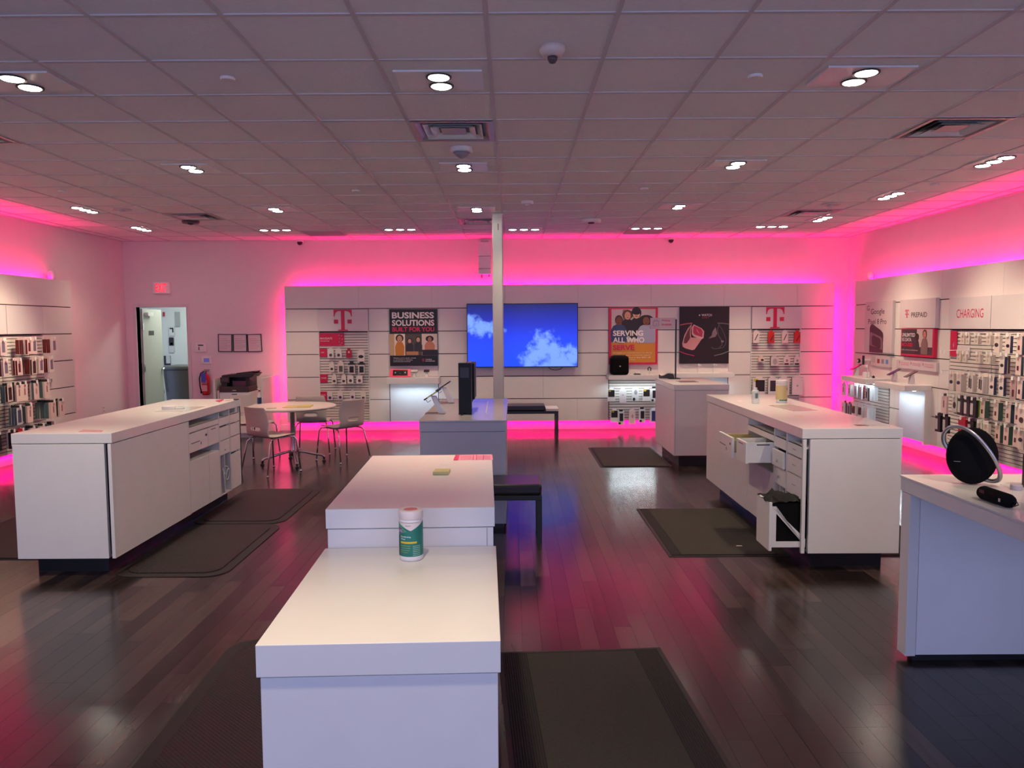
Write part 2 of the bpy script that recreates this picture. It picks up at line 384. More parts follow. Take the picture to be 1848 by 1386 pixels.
back3 = [([(473, 414), (497, 414), (520, 414)], 'leftmost triple spotlight in the row along the back wall'),
         ([(700, 413), (722, 413), (744, 413)], 'triple spotlight near the back wall over the business poster'),
         ([(924, 413), (945, 413), (967, 413)], 'triple spotlight near the back wall just right of the column'),
         ([(1146, 411), (1167, 411), (1188, 411)], 'triple spotlight near the back wall beside the right flat grille'),
         ([(1371, 408), (1393, 408), (1415, 407)], 'rightmost triple spotlight in the row along the back wall')]
for i, (p, l) in enumerate(back3): fixture(p, l, None, 75, (0, R_(18)), along='x', lit=(i == 4, False, i == 4) if i else (False, False, False))
right3 = [([(1770, 297), (1795, 289), (1820, 283)], 'triple spotlight at right edge of photo over the charging wall'),
          ([(1592, 357), (1608, 352), (1624, 347)], 'second triple spotlight along the right wall, over the stocked slats'),
          ([(1475, 397), (1484, 394), (1494, 391)], 'farthest triple spotlight along the right wall beside the ceiling vent')]
for p, l in right3: fixture(p, l, None, 60, (R_(-30), 0))
left3 = [([(137, 374), (155, 377), (167, 381)], 'triple spotlight along the left wall in front of the round speaker'),
         ([(248, 411), (255, 412), (262, 413)], 'farthest small spotlight along the left wall near the corner')]
for p, l in left3: fixture(p, l, None, 38 if 'round' in l else 14, (R_(26), 0))
# lamps of the side wall rows that the frame cuts off
for y in (7.0, 9.1):
    for d in (-.16, 0, .16): spot(-5.0, y + d, 60, (R_(30), 0)); spot(4.4, y - 1.6 + d, 60, (R_(-30), 0))
for (x, y, w) in ((-2.4, 1.4, 60), (-.45, 1.75, 225), (2.2, 1.4, 60)): spot(x, y, w)
for x in (-3.0, 2.6): spot(x, 2.3, 130, (0, R_(48)), size=70)  # added unseen spots aimed forward, to brighten the counter ends

def vent(cell, label):
    x0, y0 = GX + cell[0] * T, GY + cell[1] * T
    t = thing('ceiling_vent', label, 'air vent', (x0 + T / 2, y0 + T / 2, CEIL)); a = T / 2 - .01
    def ring(a0, a1, z0, z1):
        m = MB(); v = []
        for r, z in ((a0, z0), (a1, z1)): v += [(-r, -r, z), (r, -r, z), (r, r, z), (-r, r, z)]
        v += [(p[0], p[1], p[2] + .003) for p in v]
        return m.add(v, [(i, (i + 1) % 4, (i + 1) % 4 + 4, i + 4) for i in range(4)] + [(i + 8, i + 12, (i + 1) % 4 + 12, (i + 1) % 4 + 8) for i in range(4)])
    part('frame', ring(a, a - .035, -.004, -.004), M_vent, t)
    part('louvre', ring(a - .035, a - .115, -.002, .05), M_vent, t)
    part('louvre', ring(a - .085, a - .165, -.006, .045), M_white, t)
    part('louvre', ring(a - .135, a - .2, -.010, .03), M_white, t)
    box('centre_plate', M_vent, t, -.09, .09, -.09, .09, .0, .003)
    box('duct_throat', M_black, t, -a, a, -a, a, .020, .028)
for c, l in zip(vents4, ['square four way vent at ceiling centre, in front of the smoke detector', 'square four way vent at the upper right of the ceiling',
                         'dark square vent on left above the certificates', 'small square vent beside the top of the column', 'square vent far right, next to the ceiling speaker',
                         'square vent cut by the left edge of the photo']): vent(c, l)
for c, l in zip(grilles, ['flat grey return grille near the back wall, left of centre', 'flat grey return grille near the back wall, right of centre']):
    x0, y0 = GX + c[0] * T, GY + c[1] * T
    t = thing('return_grille', l, 'air vent', (x0 + T / 2, y0 + T / 2, CEIL))
    box('frame', M_vent, t, -.29, .29, -.29, .29, -.002, .004)
    for i in range(14): box('slat', M_vent, t, -.27, .27, -.265 + i * .04, -.245 + i * .04, -.009, -.002)
def disc(x, y, r, h, label, name='sprinkler_cover', cat='sprinkler', m=M_white, ex=None):
    p = PZ(x, y, CEIL - h * .5); t = thing(name, label, cat, (p.x, p.y, CEIL))
    part('cover', MB().lathe([(r, .003), (r, -h * .4), (r * .93, -h), (r * .5, -h), (.002, -h)], 24), m, t, smooth=False)
    if ex: part('centre', MB().lathe([(r * .35, -h), (r * .33, -h - .012), (.003, -h - .02)], 16), ex, t, smooth=True)
for x, y, w in ((411, 143, 'nearest on the left'), (1363, 139, 'nearest on the right'), (643, 345, 'behind the left twin lights'), (1163, 341, 'in front of the watch poster lights'), (113, 346, 'by the left wall lights'), (1687, 334, 'by the right wall lights')):
    disc(x, y, .042, .012, 'small round white sprinkler cover, ' + w, ex=None)
disc(219, 379, .115, .006, 'round grey ceiling speaker over the left wall', 'ceiling_speaker', 'speaker', M_grid, M_grid)
disc(1499, 370, .115, .006, 'round pale ceiling speaker over the right wall', 'ceiling_speaker', 'speaker', M_grid, M_grid)
disc(952, 366, .07, .03, 'small white ceiling detector just right of the column top', 'smoke_detector', 'smoke detector', M_white, M_grid)
disc(344, 401, .11, .035, 'dark round ceiling unit under the left vent', 'access_point', 'access point', P(70, 55, 60), M_black)
disc(1067, 399, .13, .04, 'pale oval ceiling unit above the large screen', 'access_point', 'access point', M_white, M_black)
p = PZ(997, 92, CEIL - .02); t = thing('dome_camera', 'cream ceiling dome camera with a clear bubble nearest the camera', 'security camera', (p.x, p.y, CEIL))
part('base', MB().lathe([(.066, .003), (.068, -.02), (.055, -.042), (.035, -.05)], 28), mat('cream_plastic', (.72, .60, .55), .45), t, smooth=True)
part('dome', MB().lathe([(.027, -.05), (.026, -.066), (.016, -.080), (.002, -.084)], 20), mat('smoked_dome', (.1, .08, .1), .08, alpha=.75), t, smooth=True)
p = PZ(833, 272, CEIL - .02); t = thing('smoke_detector', 'white conical smoke detector hanging behind the centre vent', 'smoke detector', (p.x, p.y, CEIL))
part('base', MB().lathe([(.088, .003), (.09, -.028), (.082, -.036)], 28), M_white, t)
part('sensor_cone', MB().lathe([(.07, -.036), (.045, -.062), (.012, -.082), (.002, -.084)], 20), mat('grey_sensor', (.3, .28, .3), .3), t, smooth=True)
for x, y, w in ((541, 436, 'left'), (1211, 432, 'right')):
    p = PY(x, y, YB - .07); t = thing('wall_camera', 'small wall dome camera high on the back wall, %s of the column' % w, 'security camera', (p.x, YB - .001, p.z))
    box('bracket', M_white, t, -.05, .05, -.12, 0, -.005, .03, .004)
    part('dome', MB().lathe([(.045, -.005), (.043, -.028), (.028, -.052), (.003, -.062)], 20, (0, -.07, 0)), M_blackg, t, smooth=True)
p0 = PY(863, 437, YB - .15); p1 = PY(886, 495, YB - .15)
t = thing('wall_heater_box', 'tall white box unit high on the wall behind the column', 'wall unit', ((p0.x + p1.x) / 2, YB - .001, p1.z))
hw = (p1.x - p0.x) / 2; hh = p0.z - p1.z
for a, b in ((0, .17), (.18, .56), (.57, 1)): box('cover', M_wm, t, -hw, hw, -.16, 0, hh * a, hh * b, .004)
box('top_grille', M_vent, t, -hw * .6, hw * .6, -.12, 0, hh, hh + .03)
part('valve', MB().cyl((-.05, -.08, 0), (-.05, -.08, -.05), .012).cyl((.07, -.08, 0), (.07, -.08, -.035), .009), M_mag, t)
# ------------------------------------------------------------------ display walls
def frame_thing(name, label, cat, wall, x=0, z=0, out=0, group=None):
    """empty on a display wall. local x runs right as one faces it, -y comes out of it"""
    if wall == 'back': return thing(name, label, cat, (x, PYB - out, z), 0, group)
    if wall == 'right': return thing(name, label, cat, (PXR - out, -x, z), -PI / 2, group)
    return thing(name, label, cat, (PXL + out, x, z), PI / 2, group)
def lx(wall, px, py, out=0):
    """pixel on the wall's plane -> local x, z"""
    if wall == 'back': p = PY(px, py, PYB - out); return p.x, p.z
    if wall == 'right': p = PX(px, py, PXR - out); return -p.y, p.z
    p = PX(px, py, PXL + out); return p.y, p.z
ROWZ = [.15, .525, .90, 1.275, 1.648, 2.022, 2.395]
def slats(parent, x0, x1, z0, z1, out=.0, pitch=.0425):
    sp = box('slat_panel', M_groove, parent, x0, x1, -.004 - out, .012, z0, z1)
    n = int((z1 - z0) / pitch); pr = {}
    me = MB().prism([(-.002 - out, .0025), (-.016 - out, .005), (-.016 - out, pitch - .005), (-.002 - out, pitch - .0025)], x0 + .002, x1 - .002, 'x').mesh('slat', M_slat)
    for i in range(n): place('slat', me, sp, loc=(0, 0, z0 + i * (z1 - z0) / n))
    return sp
def display(wall, name, label, x0, x1, spans, gaps, top_first, top_step):
    """spans: (xa, xb, [rows]) panels; gaps: dark backing"""
    t = frame_thing(name, label, 'display wall', wall)
    box('backing', M_groove, t, x0 + .01, x1 - .01, .004, .018, .16, 2.385)
    xs = [x0]; k = top_first
    while k < x1 - .1:
        if k > x0 + .05: xs.append(k)
        k += top_step
    xs.append(x1)
    for a, b in zip(xs, xs[1:]): box('panel', M_panel, t, a + .001, b - .001, -.016, .006, ROWZ[5] + .006, ROWZ[6], .0015)
    for xa, xb, rows in spans:
        for r in rows: box('panel', M_panel, t, xa + .0012, xb - .0012, -.016, .006, ROWZ[r] + .006, ROWZ[r + 1] - .006, .0015)
    return t
def strip(wall, x0, x1, z0, z1, mode):
    """led tape behind a display wall's edge + its light"""
    pass
# --- back wall
bx = lambda px: PY(px, 640, PYB).x
e = [bx(v) for v in (516.5, 576, 666.5, 702, 791, 843, 980, 1041.8, 1098, 1187, 1226, 1314.5, 1354, 1443.5, 1503)]
step = (bx(1305) - bx(649.5)) / 5
A5 = [0, 1, 2, 3, 4]
spans = [(e[0], e[1], A5), (e[2], e[3], A5), (e[3], e[4], [2, 3, 4]), (e[4], e[4] + (e[6] - e[4]) * .5, [3, 4]), (e[4] + (e[6] - e[4]) * .5, e[6], [3, 4]), (e[4], e[4] + (e[6] - e[4]) * .6, [0, 1, 2]), (e[4] + (e[6] - e[4]) * .6, e[6], [1, 2]), (e[4] + (e[6] - e[4]) * .6, e[7], [0]),
         (e[6], e[8], [1, 2, 3, 4]), (e[7], e[8], [0]), (e[8], e[9], [2, 3, 4]), (e[9], e[10], A5), (e[10], e[11], [2, 3, 4]), (e[11], e[12], A5), (e[13], e[14], A5)]
back = display('back', 'display_wall', 'long white panelled display wall across the back with pink edge glow', e[0], e[14], spans, None, bx(649.5) - 0 * step, step)
sb1 = slats(back, e[1] + .01, e[2] - .01, .16, 1.64); box('bay_post', M_wm, back, e[1], e[1] + .012, -.03, .004, .15, 2.0); box('bay_post', M_wm, back, e[2] - .012, e[2], -.03, .004, .15, 2.0)
sb2 = slats(back, e[12] + .01, e[13] - .01, .16, 1.64); box('bay_post', M_wm, back, e[12], e[12] + .012, -.03, .004, .15, 2.0); box('bay_post', M_wm, back, e[13] - .012, e[13], -.03, .004, .15, 2.0)
sb3 = slats(back, e[8] + .01, e[9] - .01, .16, .86)
lp1 = box('light_panel', mat('cool_white_panel', (.75, .79, .84), .4), back, e[3] + .01, e[4] - .01, -.012, .004, .16, .85)  # panel in one even bluish white, without emission
lp2 = box('light_panel', MATS['cool_white_panel'], back, e[10] + .01, e[11] - .01, -.012, .004, .16, .86)

def tlogo(parent, cx, z0, h, y, m=M_mag):
    """block serif T with two squares"""
    w = h * .86; s = h
    def q(pts): return [(cx + a * s, z0 + b * s) for a, b in pts]
    stem = [(-.085, .07), (-.085, .955), (.085, .955), (.085, .07), (.10, .06), (.20, .055), (.20, 0), (-.20, 0), (-.20, .055), (-.10, .06)]
    L_ = [(-.085, .93), (-.085, 1.0), (-.43, 1.0), (-.43, .67), (-.39, .67), (-.375, .77), (-.33, .86), (-.25, .915), (-.16, .93)]
    R2 = [(-a, b) for a, b in L_][::-1]
    mb = MB(); mb.prism(q([(-.10, .05), (-.085, .1), (-.085, 1.0), (.085, 1.0), (.085, .1), (.10, .05)]), y - .002, y)
    mb.prism(q([(-.23, 0), (-.23, .055), (.23, .055), (.23, 0)]), y - .002, y)
    mb.prism(q(L_), y - .002, y); mb.prism(q(R2), y - .002, y)
    for sx in (-1, 1): mb.prism(q([(sx * .32 - .10, .34), (sx * .32 - .10, .53), (sx * .32 + .10, .53), (sx * .32 + .10, .34)]), y - .0019, y)
    return part('letter_logo', mb, m, parent)
def header(x0, x1, cx, label, wall='back', parent=back):
    hb = box('header_panel', mat('header_white', (.66, .62, .63), .45), parent, x0, x1, -.06, .004, 1.655, 2.012, .002)
    return hb
for a, b, px in ((e[1], e[2], 619), (e[12], e[13], 1398.5)):
    hb = header(a, b, 0, '')
    tlogo(hb, PY(px, 590, PYB - .06).x, 1.662, .345, -.062)
# magsafe banner and row signs (parts of the slat bay)
def bsign(px0, px1, py0, py1, lines, parent=sb1, m=M_mag, y=-.03):
    a = PY(px0, py0, PYB); b = PY(px1, py1, PYB)
    s = box('sign_card', m, parent, a.x, b.x, y, y + .004, b.z, a.z)
    for (s_, u0, u1, v0, v1, mm) in lines:
        text(s, s_, mm, a.x + (b.x - a.x) * u0, a.x + (b.x - a.x) * u1, b.z + (a.z - b.z) * v0, b.z + (a.z - b.z) * v1, y - .001)
    return s
PW_ = P(225, 205, 215)
sg = bsign(577, 622, 601, 624, [('MAGSAFE', .03, .52, .50, .66, PW_), ('Accessories', .03, .40, .34, .44, PW_)])
sa = PY(611, 601, PYB); 
mb = MB()
for (u, v) in ((612.5, 605), (617, 606), (614, 611), (618.5, 612), (613, 617), (617.5, 619), (615, 622)):
    q = PY(u, v, PYB); mb.box(q.x - .012, q.x + .012, -.0315, -.0305, q.z - .002, q.z + .002); mb.box(q.x - .002, q.x + .002, -.0315, -.0305, q.z - .01, q.z + .01)
part('printed_icons', mb, PW_, sg)
bsign(577.5, 591, 629, 644, [('GAME', .15, .6, .45, .62, PW_)]); bsign(578, 592, 675, 690, [('CHARGE', .15, .85, .45, .62, PW_)]); bsign(579, 591, 706.5, 722, [('POWER', .1, .8, .5, .68, PW_)])

# --- products
_pk = {}
KINDS = {  # w, h, d, side colour, front colour, prints (x0,x1,z0,z1 as fractions, colour), words for the label
 'ring': (.10, .14, .02, (215, 205, 200), (222, 214, 210), [(.25, .75, .15, .55, (70, 60, 70), 'o')], 'white card with grey puck'),
 'purple': (.085, .13, .02, (205, 195, 200), (215, 205, 205), [(.22, .78, .12, .52, (62, 40, 110), 'o')], 'white card with purple disc'),
 'redflat': (.09, .14, .02, (150, 20, 35), (170, 20, 50), [(.35, .65, .62, .85, (220, 200, 200), 'b')], 'small dark red packet'),
 'wallet': (.12, .19, .02, (205, 195, 190), (222, 212, 206), [(.15, .85, .30, .60, (40, 35, 38), 'o')], 'large white card with black loops'),
 'blackbox': (.11, .185, .03, (40, 38, 42), (205, 195, 190), [(.18, .82, .12, .72, (22, 20, 26), 'b'), (.0, 1, .86, 1, (30, 28, 30), 'b')], 'white box with black window'),
 'brown': (.10, .19, .025, (205, 195, 190), (212, 200, 194), [(.2, .8, .15, .7, (92, 80, 74), 'b')], 'white box with a brown window'),
 'cable': (.08, .15, .02, (205, 195, 190), (218, 208, 200), [(.2, .8, .2, .5, (60, 50, 50), 'o')], 'small white card with dark cable'),
 'otter': (.125, .21, .025, (225, 222, 220), (228, 225, 222), [(.08, .92, .38, .95, (22, 22, 22), 'b'), (.08, .45, .80, .97, (215, 180, 30), 'b')], 'white card with black case'),
 'plain': (.11, .24, .03, (215, 212, 212), (222, 218, 218), [(.40, .60, .50, .62, (165, 160, 165), 'o')], 'plain pale case box'),
 'dots': (.11, .22, .025, (205, 205, 205), (220, 220, 220), [(.1, .5, .02, .28, (30, 30, 34), 'o'), (.3, .8, .5, .9, (150, 150, 150), 'o')], 'white box with grey speckled case'),
 'blackcase': (.105, .23, .025, (205, 205, 205), (215, 215, 215), [(.28, .85, .28, .86, (18, 18, 20), 'b'), (.1, .5, .02, .2, (35, 30, 34), 'o')], 'white box with a black case window'),
 'pinkcase': (.105, .24, .025, (210, 190, 186), (224, 200, 196), [(.40, .70, .40, .70, (190, 140, 150), 'o')], 'pale pink case box'),
 'bluecase': (.11, .22, .025, (205, 210, 215), (212, 214, 220), [(.25, .95, .1, .9, (38, 50, 110), 'b')], 'white box with dark blue case'),
 'slash': (.10, .19, .03, (205, 180, 178), (222, 205, 202), [(.2, .8, .25, .8, (50, 30, 35), '/')], 'white box with black strap'),
 'slashred': (.10, .19, .03, (190, 30, 32), (196, 40, 36), [(.3, .95, .2, .7, (60, 16, 20), '/')], 'red box with black strap'),
 'orange': (.10, .085, .02, (210, 110, 50), (222, 200, 190), [(.4, .9, .15, .65, (30, 24, 22), 'o')], 'tiny card with orange edge'),
 'dark3': (.13, .16, .04, (40, 36, 36), (208, 198, 196), [(.25, .8, .1, .8, (170, 160, 160), 'o')], 'white box with dark side'),
 'socket': (.10, .16, .02, (214, 200, 200), (222, 205, 206), [(.1, .8, .08, .28, (60, 30, 40), 'b'), (.3, .7, .4, .7, (140, 130, 140), 'o')], 'white card with grey plug'),
 'applebox': (.18, .30, .03, (90, 130, 135), (222, 205, 206), [(.42, .58, .45, .57, (150, 150, 155), 'o')], 'large white teal edged box'),
 'windowbox': (.15, .29, .03, (105, 140, 145), (220, 208, 208), [(.22, .82, .22, .85, (40, 24, 38), 'b')], 'large box with black window'),
 'tabblack': (.20, .31, .03, (215, 210, 210), (222, 214, 212), [(.2, .95, .30, .93, (16, 14, 14), 'b'), (.05, .4, .85, .99, (205, 180, 40), 'b')], 'white card with black tablet case'),
 # side wall stock
 'red': (.10, .19, .022, (95, 6, 14), (214, 186, 184), [(.2, .62, .2, .8, (90, 14, 34), 'b')], 'dark red boxed phone case'),
 'greycase': (.10, .19, .024, (200, 180, 182), (220, 196, 196), [(.25, .8, .2, .88, (110, 100, 122), 'b')], 'white case box, grey phone'),
 'darkcase': (.10, .20, .024, (70, 52, 50), (206, 184, 180), [(.2, .8, .1, .9, (52, 26, 30), 'b')], 'case box, dark brown window'),
 'teal': (.11, .22, .026, (78, 104, 106), (218, 192, 188), [(.35, .65, .3, .7, (176, 130, 134), 'o')], 'grey green edged case box'),
 'slate': (.11, .22, .030, (70, 92, 104), (190, 190, 196), [(.2, .8, .12, .85, (66, 74, 96), 'b')], 'slate blue edged case box'),
 'cream': (.11, .22, .024, (214, 188, 182), (224, 198, 192), [(.38, .6, .35, .75, (150, 96, 104), 'b')], 'cream case box, maroon print'),
 'blackstrap': (.11, .21, .03, (10, 10, 10), (18, 16, 16), [(.05, .5, .15, .8, (205, 200, 198), 'b')], 'black packet with white print'),
 'redbag': (.14, .24, .05, (170, 18, 40), (186, 22, 50), [(.3, .7, .35, .7, (210, 60, 80), 'o')], 'bright red hanging pouch'),
 'lime': (.10, .19, .02, (140, 190, 50), (205, 200, 195), [(.2, .8, .25, .7, (40, 34, 36), 'o')], 'card with lime green edge'),
 'smallwhite': (.075, .11, .018, (208, 196, 182), (214, 202, 190), [(.3, .7, .2, .5, (186, 172, 160), 'b')], 'tiny cream cable card'),
 'barcode': (.095, .20, .024, (212, 202, 196), (216, 206, 198), [(.22, .48, .25, .82, (40, 38, 40), 'b'), (.56, .8, .2, .8, (66, 64, 66), 'b')], 'white box, two black sticks'),
 'cable2': (.095, .21, .03, (206, 194, 184), (216, 202, 194), [(.1, .8, .4, .62, (54, 42, 52), 'o')], 'cream box with dark adapter'),
 'greenbox': (.085, .20, .05, (58, 88, 80), (216, 190, 184), [(.25, .6, .25, .5, (84, 22, 28), 'b')], 'cream and green charger box'),
 'bluebox': (.085, .20, .05, (52, 72, 92), (212, 188, 184), [(.25, .6, .25, .5, (84, 28, 34), 'b')], 'cream and slate blue charger box'),
 'navyedge': (.085, .20, .03, (44, 50, 86), (214, 202, 196), [(.2, .85, .35, .55, (34, 28, 32), 'o')], 'white box with navy edge'),
 'mauve': (.10, .22, .04, (120, 96, 100), (170, 140, 142), [(.35, .65, .15, .5, (70, 20, 26), 'b')], 'mauve charger box'),
 'bigdisc': (.12, .21, .02, (214, 194, 190), (222, 202, 196), [(.2, .8, .25, .55, (70, 52, 50), 'o')], 'tall white card, black disc'),
 'pinkprint': (.09, .20, .022, (222, 220, 222), (226, 226, 228), [(.3, .6, .3, .7, (200, 80, 130), 'b')], 'white lit box with pink print'),
 'whitelit': (.09, .20, .022, (216, 218, 222), (224, 226, 228), [(.3, .7, .2, .75, (190, 192, 198), 'b')], 'pale lit case box'),
 'blacklit': (.09, .20, .022, (30, 32, 34), (224, 226, 228), [(.25, .6, .2, .7, (24, 24, 28), 'b')], 'lit case box with black edge'),
}
def pack_mesh(k):
    if k in _pk: return _pk[k]
    w, h, d, sc, fc, prints, _ = KINDS[k]
    body = MB().box(-w / 2, w / 2, -d, 0, -h, -.012)
    me = body.mesh('boxed_accessory', P(*sc)); me.materials.append(P(*fc))
    for p in me.polygons:
        if p.normal.y < -.5: p.material_index = 1
    tab = MB().prism([(-w * .28, -.014), (-w * .28, .012), (-w * .2, .022), (w * .2, .022), (w * .28, .012), (w * .28, -.014)], -d * .55, -d * .45).mesh('hang_tab', P(*fc) if k not in ('teal', 'slate', 'cream', 'blackbox', 'blackcase') else M_black)
    pr = []
    for (a, b, c, e_, col, s) in prints:
        x0, x1 = -w / 2 + a * w, -w / 2 + b * w; z0, z1 = -h + c * (h - .012), -h + e_ * (h - .012); mb = MB()
        if s == 'b': mb.box(x0, x1, -d - .0012, -d - .0002, z0, z1)
        elif s == 'o': mb.ell((x0 + x1) / 2, (z0 + z1) / 2, (x1 - x0) / 2, (z1 - z0) / 2, -d - .0012, -d - .0002, 14)
        else: mb.prism([(x0, z0), (x0 + .012, z0 - .004), (x1, z1), (x1 - .012, z1 + .004)], -d - .0012, -d - .0002)
        pr.append(mb.mesh('printed_picture', P(*col)))
    _pk[k] = (me, tab, pr); return _pk[k]
def add_pack(k, wall, x, z, out, label, group, parts=True, tilt=0):
    me, tab, pr = pack_mesh(k)
    o = bpy.data.objects.new('boxed_accessory', me); COL.objects.link(o)
    if wall == 'back': o.location = (x, PYB - out, z); rz = 0
    elif wall == 'right': o.location = (PXR - out, -x, z); rz = -PI / 2
    else: o.location = (PXL + out, x, z); rz = PI / 2
    o.rotation_euler = (0, tilt, rz); tag(o, label, 'accessory box', group)
    c = bpy.data.objects.new('hang_tab', tab); COL.objects.link(c); c.parent = o
    if parts:
        for q in pr: c = bpy.data.objects.new('printed_picture', q); COL.objects.link(c); c.parent = o
    return o
def hook(parent, x, z, ln, out=.016, tagw=True):
    mb = MB().cyl((x, -out, z + .016), (x, -out - ln, z + .018), .0028, n=6).cyl((x, -out - ln, z + .018), (x, -out - ln - .004, z + .03), .0028, n=6)
    h_ = part('peg_hook', mb, M_wm, parent)
    return h_
def holder(parent, x, z, ln):
    return box('label_holder', M_white, parent, x - .016, x + .016, -.016 - ln - .006, -.016 - ln - .002, z - .016, z + .022)
RW = ['top', 'second', 'third', 'fourth', 'bottom']
ORD = ['first', 'second', 'third', 'fourth', 'fifth', 'sixth', 'seventh', 'eighth', 'ninth', 'tenth', 'eleventh', 'twelfth', 'thirteenth', 'fourteenth', 'fifteenth']
# back wall, slat bay under the left letter logo: (crop x, crop top y, kind) in rows
def back_rows(rows, sc, ox, oy, bay, grp, parent, d0=.06):
    for ri, row in enumerate(rows):
        for i, (cx, cy, k) in enumerate(row):
            p = PY(ox + cx * sc, oy + cy * sc, PYB - d0)
            add_pack(k, 'back', p.x, p.z - .01, d0, '%s, %s from left, %s row, %s' % (KINDS[k][6], ORD[i], ORD[ri], bay), grp)
            hook(parent, p.x, p.z - .01, d0 - .0)
back_rows([[(480, 640, 'ring'), (551, 640, 'ring'), (643, 640, 'redflat'), (750, 645, 'wallet')],
           [(490, 760, 'cable'), (571, 752, 'brown'), (668, 758, 'blackbox'), (756, 758, 'blackbox')],
           [(512, 868, 'cable'), (596, 868, 'cable'), (657, 868, 'ring'), (737, 868, 'ring')],
           [(474, 1022, 'purple'), (566, 1018, 'purple'), (675, 1016, 'purple'), (771, 1018, 'cable')]],
          .202, 500, 500, 'left slat bay', 'accessories in the left slat bay of the back wall', sb1)
back_rows([[(888, 350, 'slash'), (1053, 350, 'slashred'), (1208, 350, 'slash'), (1343, 350, 'slashred')],
           [(945, 630, 'orange'), (1090, 622, 'dark3'), (1230, 622, 'socket'), (1345, 622, 'socket')],
           [(920, 868, 'tabblack'), (1070, 860, 'windowbox'), (1195, 858, 'applebox'), (1345, 850, 'applebox')]],
          .16234, 1220, 540, 'right slat bay', 'accessories in the right slat bay of the back wall', sb2, .08)
back_rows([[(133, 925, 'otter'), (253, 920, 'plain'), (383, 915, 'dots'), (500, 920, 'otter'), (576, 915, 'blackcase')],
           [(165, 1140, 'otter'), (233, 1155, 'blackcase'), (350, 1140, 'pinkcase'), (452, 1130, 'blackcase'), (570, 1135, 'bluecase')]],
          .17316, 1080, 540, 'slats below speaker', 'cases under the shelf beside the large screen', sb3, .09)

# ------------------------------------------------------------------ posters
def poster(wall, label, pts, out, base, name='poster', cat='poster', th=.02, edge=None):
    (x0, z1), (x1, z0) = lx(wall, *pts[0], out), lx(wall, *pts[1], out)
    t = frame_thing(name, label, cat, wall, x0, z0, .018); w, h = x1 - x0, z1 - z0
    box('board', base, t, 0, w, -out, 0, 0, h, .001)
    return t, w, h, -out - .0008
def rect(t, name, m, x0, x1, z0, z1, y, k=0): return box(name, m, t, x0, x1, y - .0006 * (k + 1), y - .0006 * k, z0, z1)
def figure(t, cx, z0, h, y, skin, hair, top, hairw=1.25, k=0, tall=.5, lean=0):
    """a printed person: torso, head, hair, features (flat print)"""
    w = h * tall; hr = h * .145; hz = z0 + h * .80; hx = cx + lean * h
    part('printed_torso', MB().prism([(cx - w * .5, z0), (cx - w * .52, z0 + h * .42), (cx - w * .34, z0 + h * .60), (hx - hr * .5, z0 + h * .66), (hx + hr * .5, z0 + h * .66), (cx + w * .34, z0 + h * .60), (cx + w * .52, z0 + h * .42), (cx + w * .5, z0)], y - .0006 * (k + 1), y - .0006 * k), P(*top), t)
    part('printed_hair', MB().ell(hx, hz + hr * .12, hr * hairw, hr * 1.28, y - .0006 * (k + 2), y - .0006 * (k + 1), 18), P(*hair), t)
    part('printed_face', MB().ell(hx, hz - hr * .12, hr * .80, hr * 1.05, y - .0006 * (k + 3), y - .0006 * (k + 2), 18), P(*skin), t)
    f = MB()
    for s in (-1, 1): f.ell(hx + s * hr * .32, hz + hr * .05, hr * .12, hr * .07, y - .0006 * (k + 4), y - .0006 * (k + 3), 8)
    f.ell(hx, hz - hr * .62, hr * .3, hr * .09, y - .0006 * (k + 4), y - .0006 * (k + 3), 8)
    part('printed_features', f, P(50, 28, 26), t)
PB = P(16, 12, 16)
t, w, h, y = poster('back', 'black business poster with white headline and three photos of people at work', ((702.5, 558), (790, 660)), .05, PB)
WH = P(214, 204, 206)
text(t, 'BUSINESS', WH, .055 * w, .935 * w, .835 * h, .945 * h, y, .03)
text(t, 'SOLUTIONS', WH, .055 * w, .94 * w, .705 * h, .81 * h, y, .03)
text(t, 'BUILT FOR YOU', M_mag, .06 * w, .94 * w, .605 * h, .685 * h, y, .03)
rect(t, 'photo_print', P(222, 208, 196), 0, .325 * w, .185 * h, .565 * h, y); rect(t, 'photo_print', P(74, 66, 56), .338 * w, .66 * w, .185 * h, .565 * h, y); rect(t, 'photo_print', P(206, 188, 182), .672 * w, w, .185 * h, .565 * h, y)
rect(t, 'photo_print', P(190, 160, 120), 0, .1 * w, .185 * h, .565 * h, y, 1)
figure(t, .21 * w, .187 * h, .37 * h, y, (196, 140, 110), (50, 30, 26), (190, 118, 34), 1.3, 2, .42)
figure(t, .42 * w, .25 * h, .24 * h, y, (196, 150, 124), (40, 24, 20), (40, 34, 38), 1.3, 2, .5); figure(t, .60 * w, .25 * h, .27 * h, y, (196, 150, 124), (28, 22, 20), (44, 40, 46), 1.1, 7, .5)
rect(t, 'printed_desk', P(170, 120, 80), .345 * w, .60 * w, .19 * h, .255 * h, y, 12)
figure(t, .84 * w, .24 * h, .29 * h, y, (170, 110, 84), (30, 18, 16), (176, 120, 92), 1.7, 2, .6)
rect(t, 'printed_desk', P(30, 24, 28), .68 * w, w, .187 * h, .285 * h, y, 7)
for i, s in enumerate(("Whether you're onsite, remote,", 'or somewhere in between,', "we've got you covered.")):
    text(t, s, WH, .07 * w, (.55, .48, .43)[i] * w, (.128 - i * .031) * h, (.148 - i * .031) * h, y, .02)
tlogo(t, .70 * w, .075 * h, .05 * h, y); text(t, 'T-MOBILE', WH, .745 * w, .88 * w, .105 * h, .122 * h, y, .02); text(t, 'FOR BUSINESS', WH, .745 * w, .945 * w, .075 * h, .092 * h, y, .02)

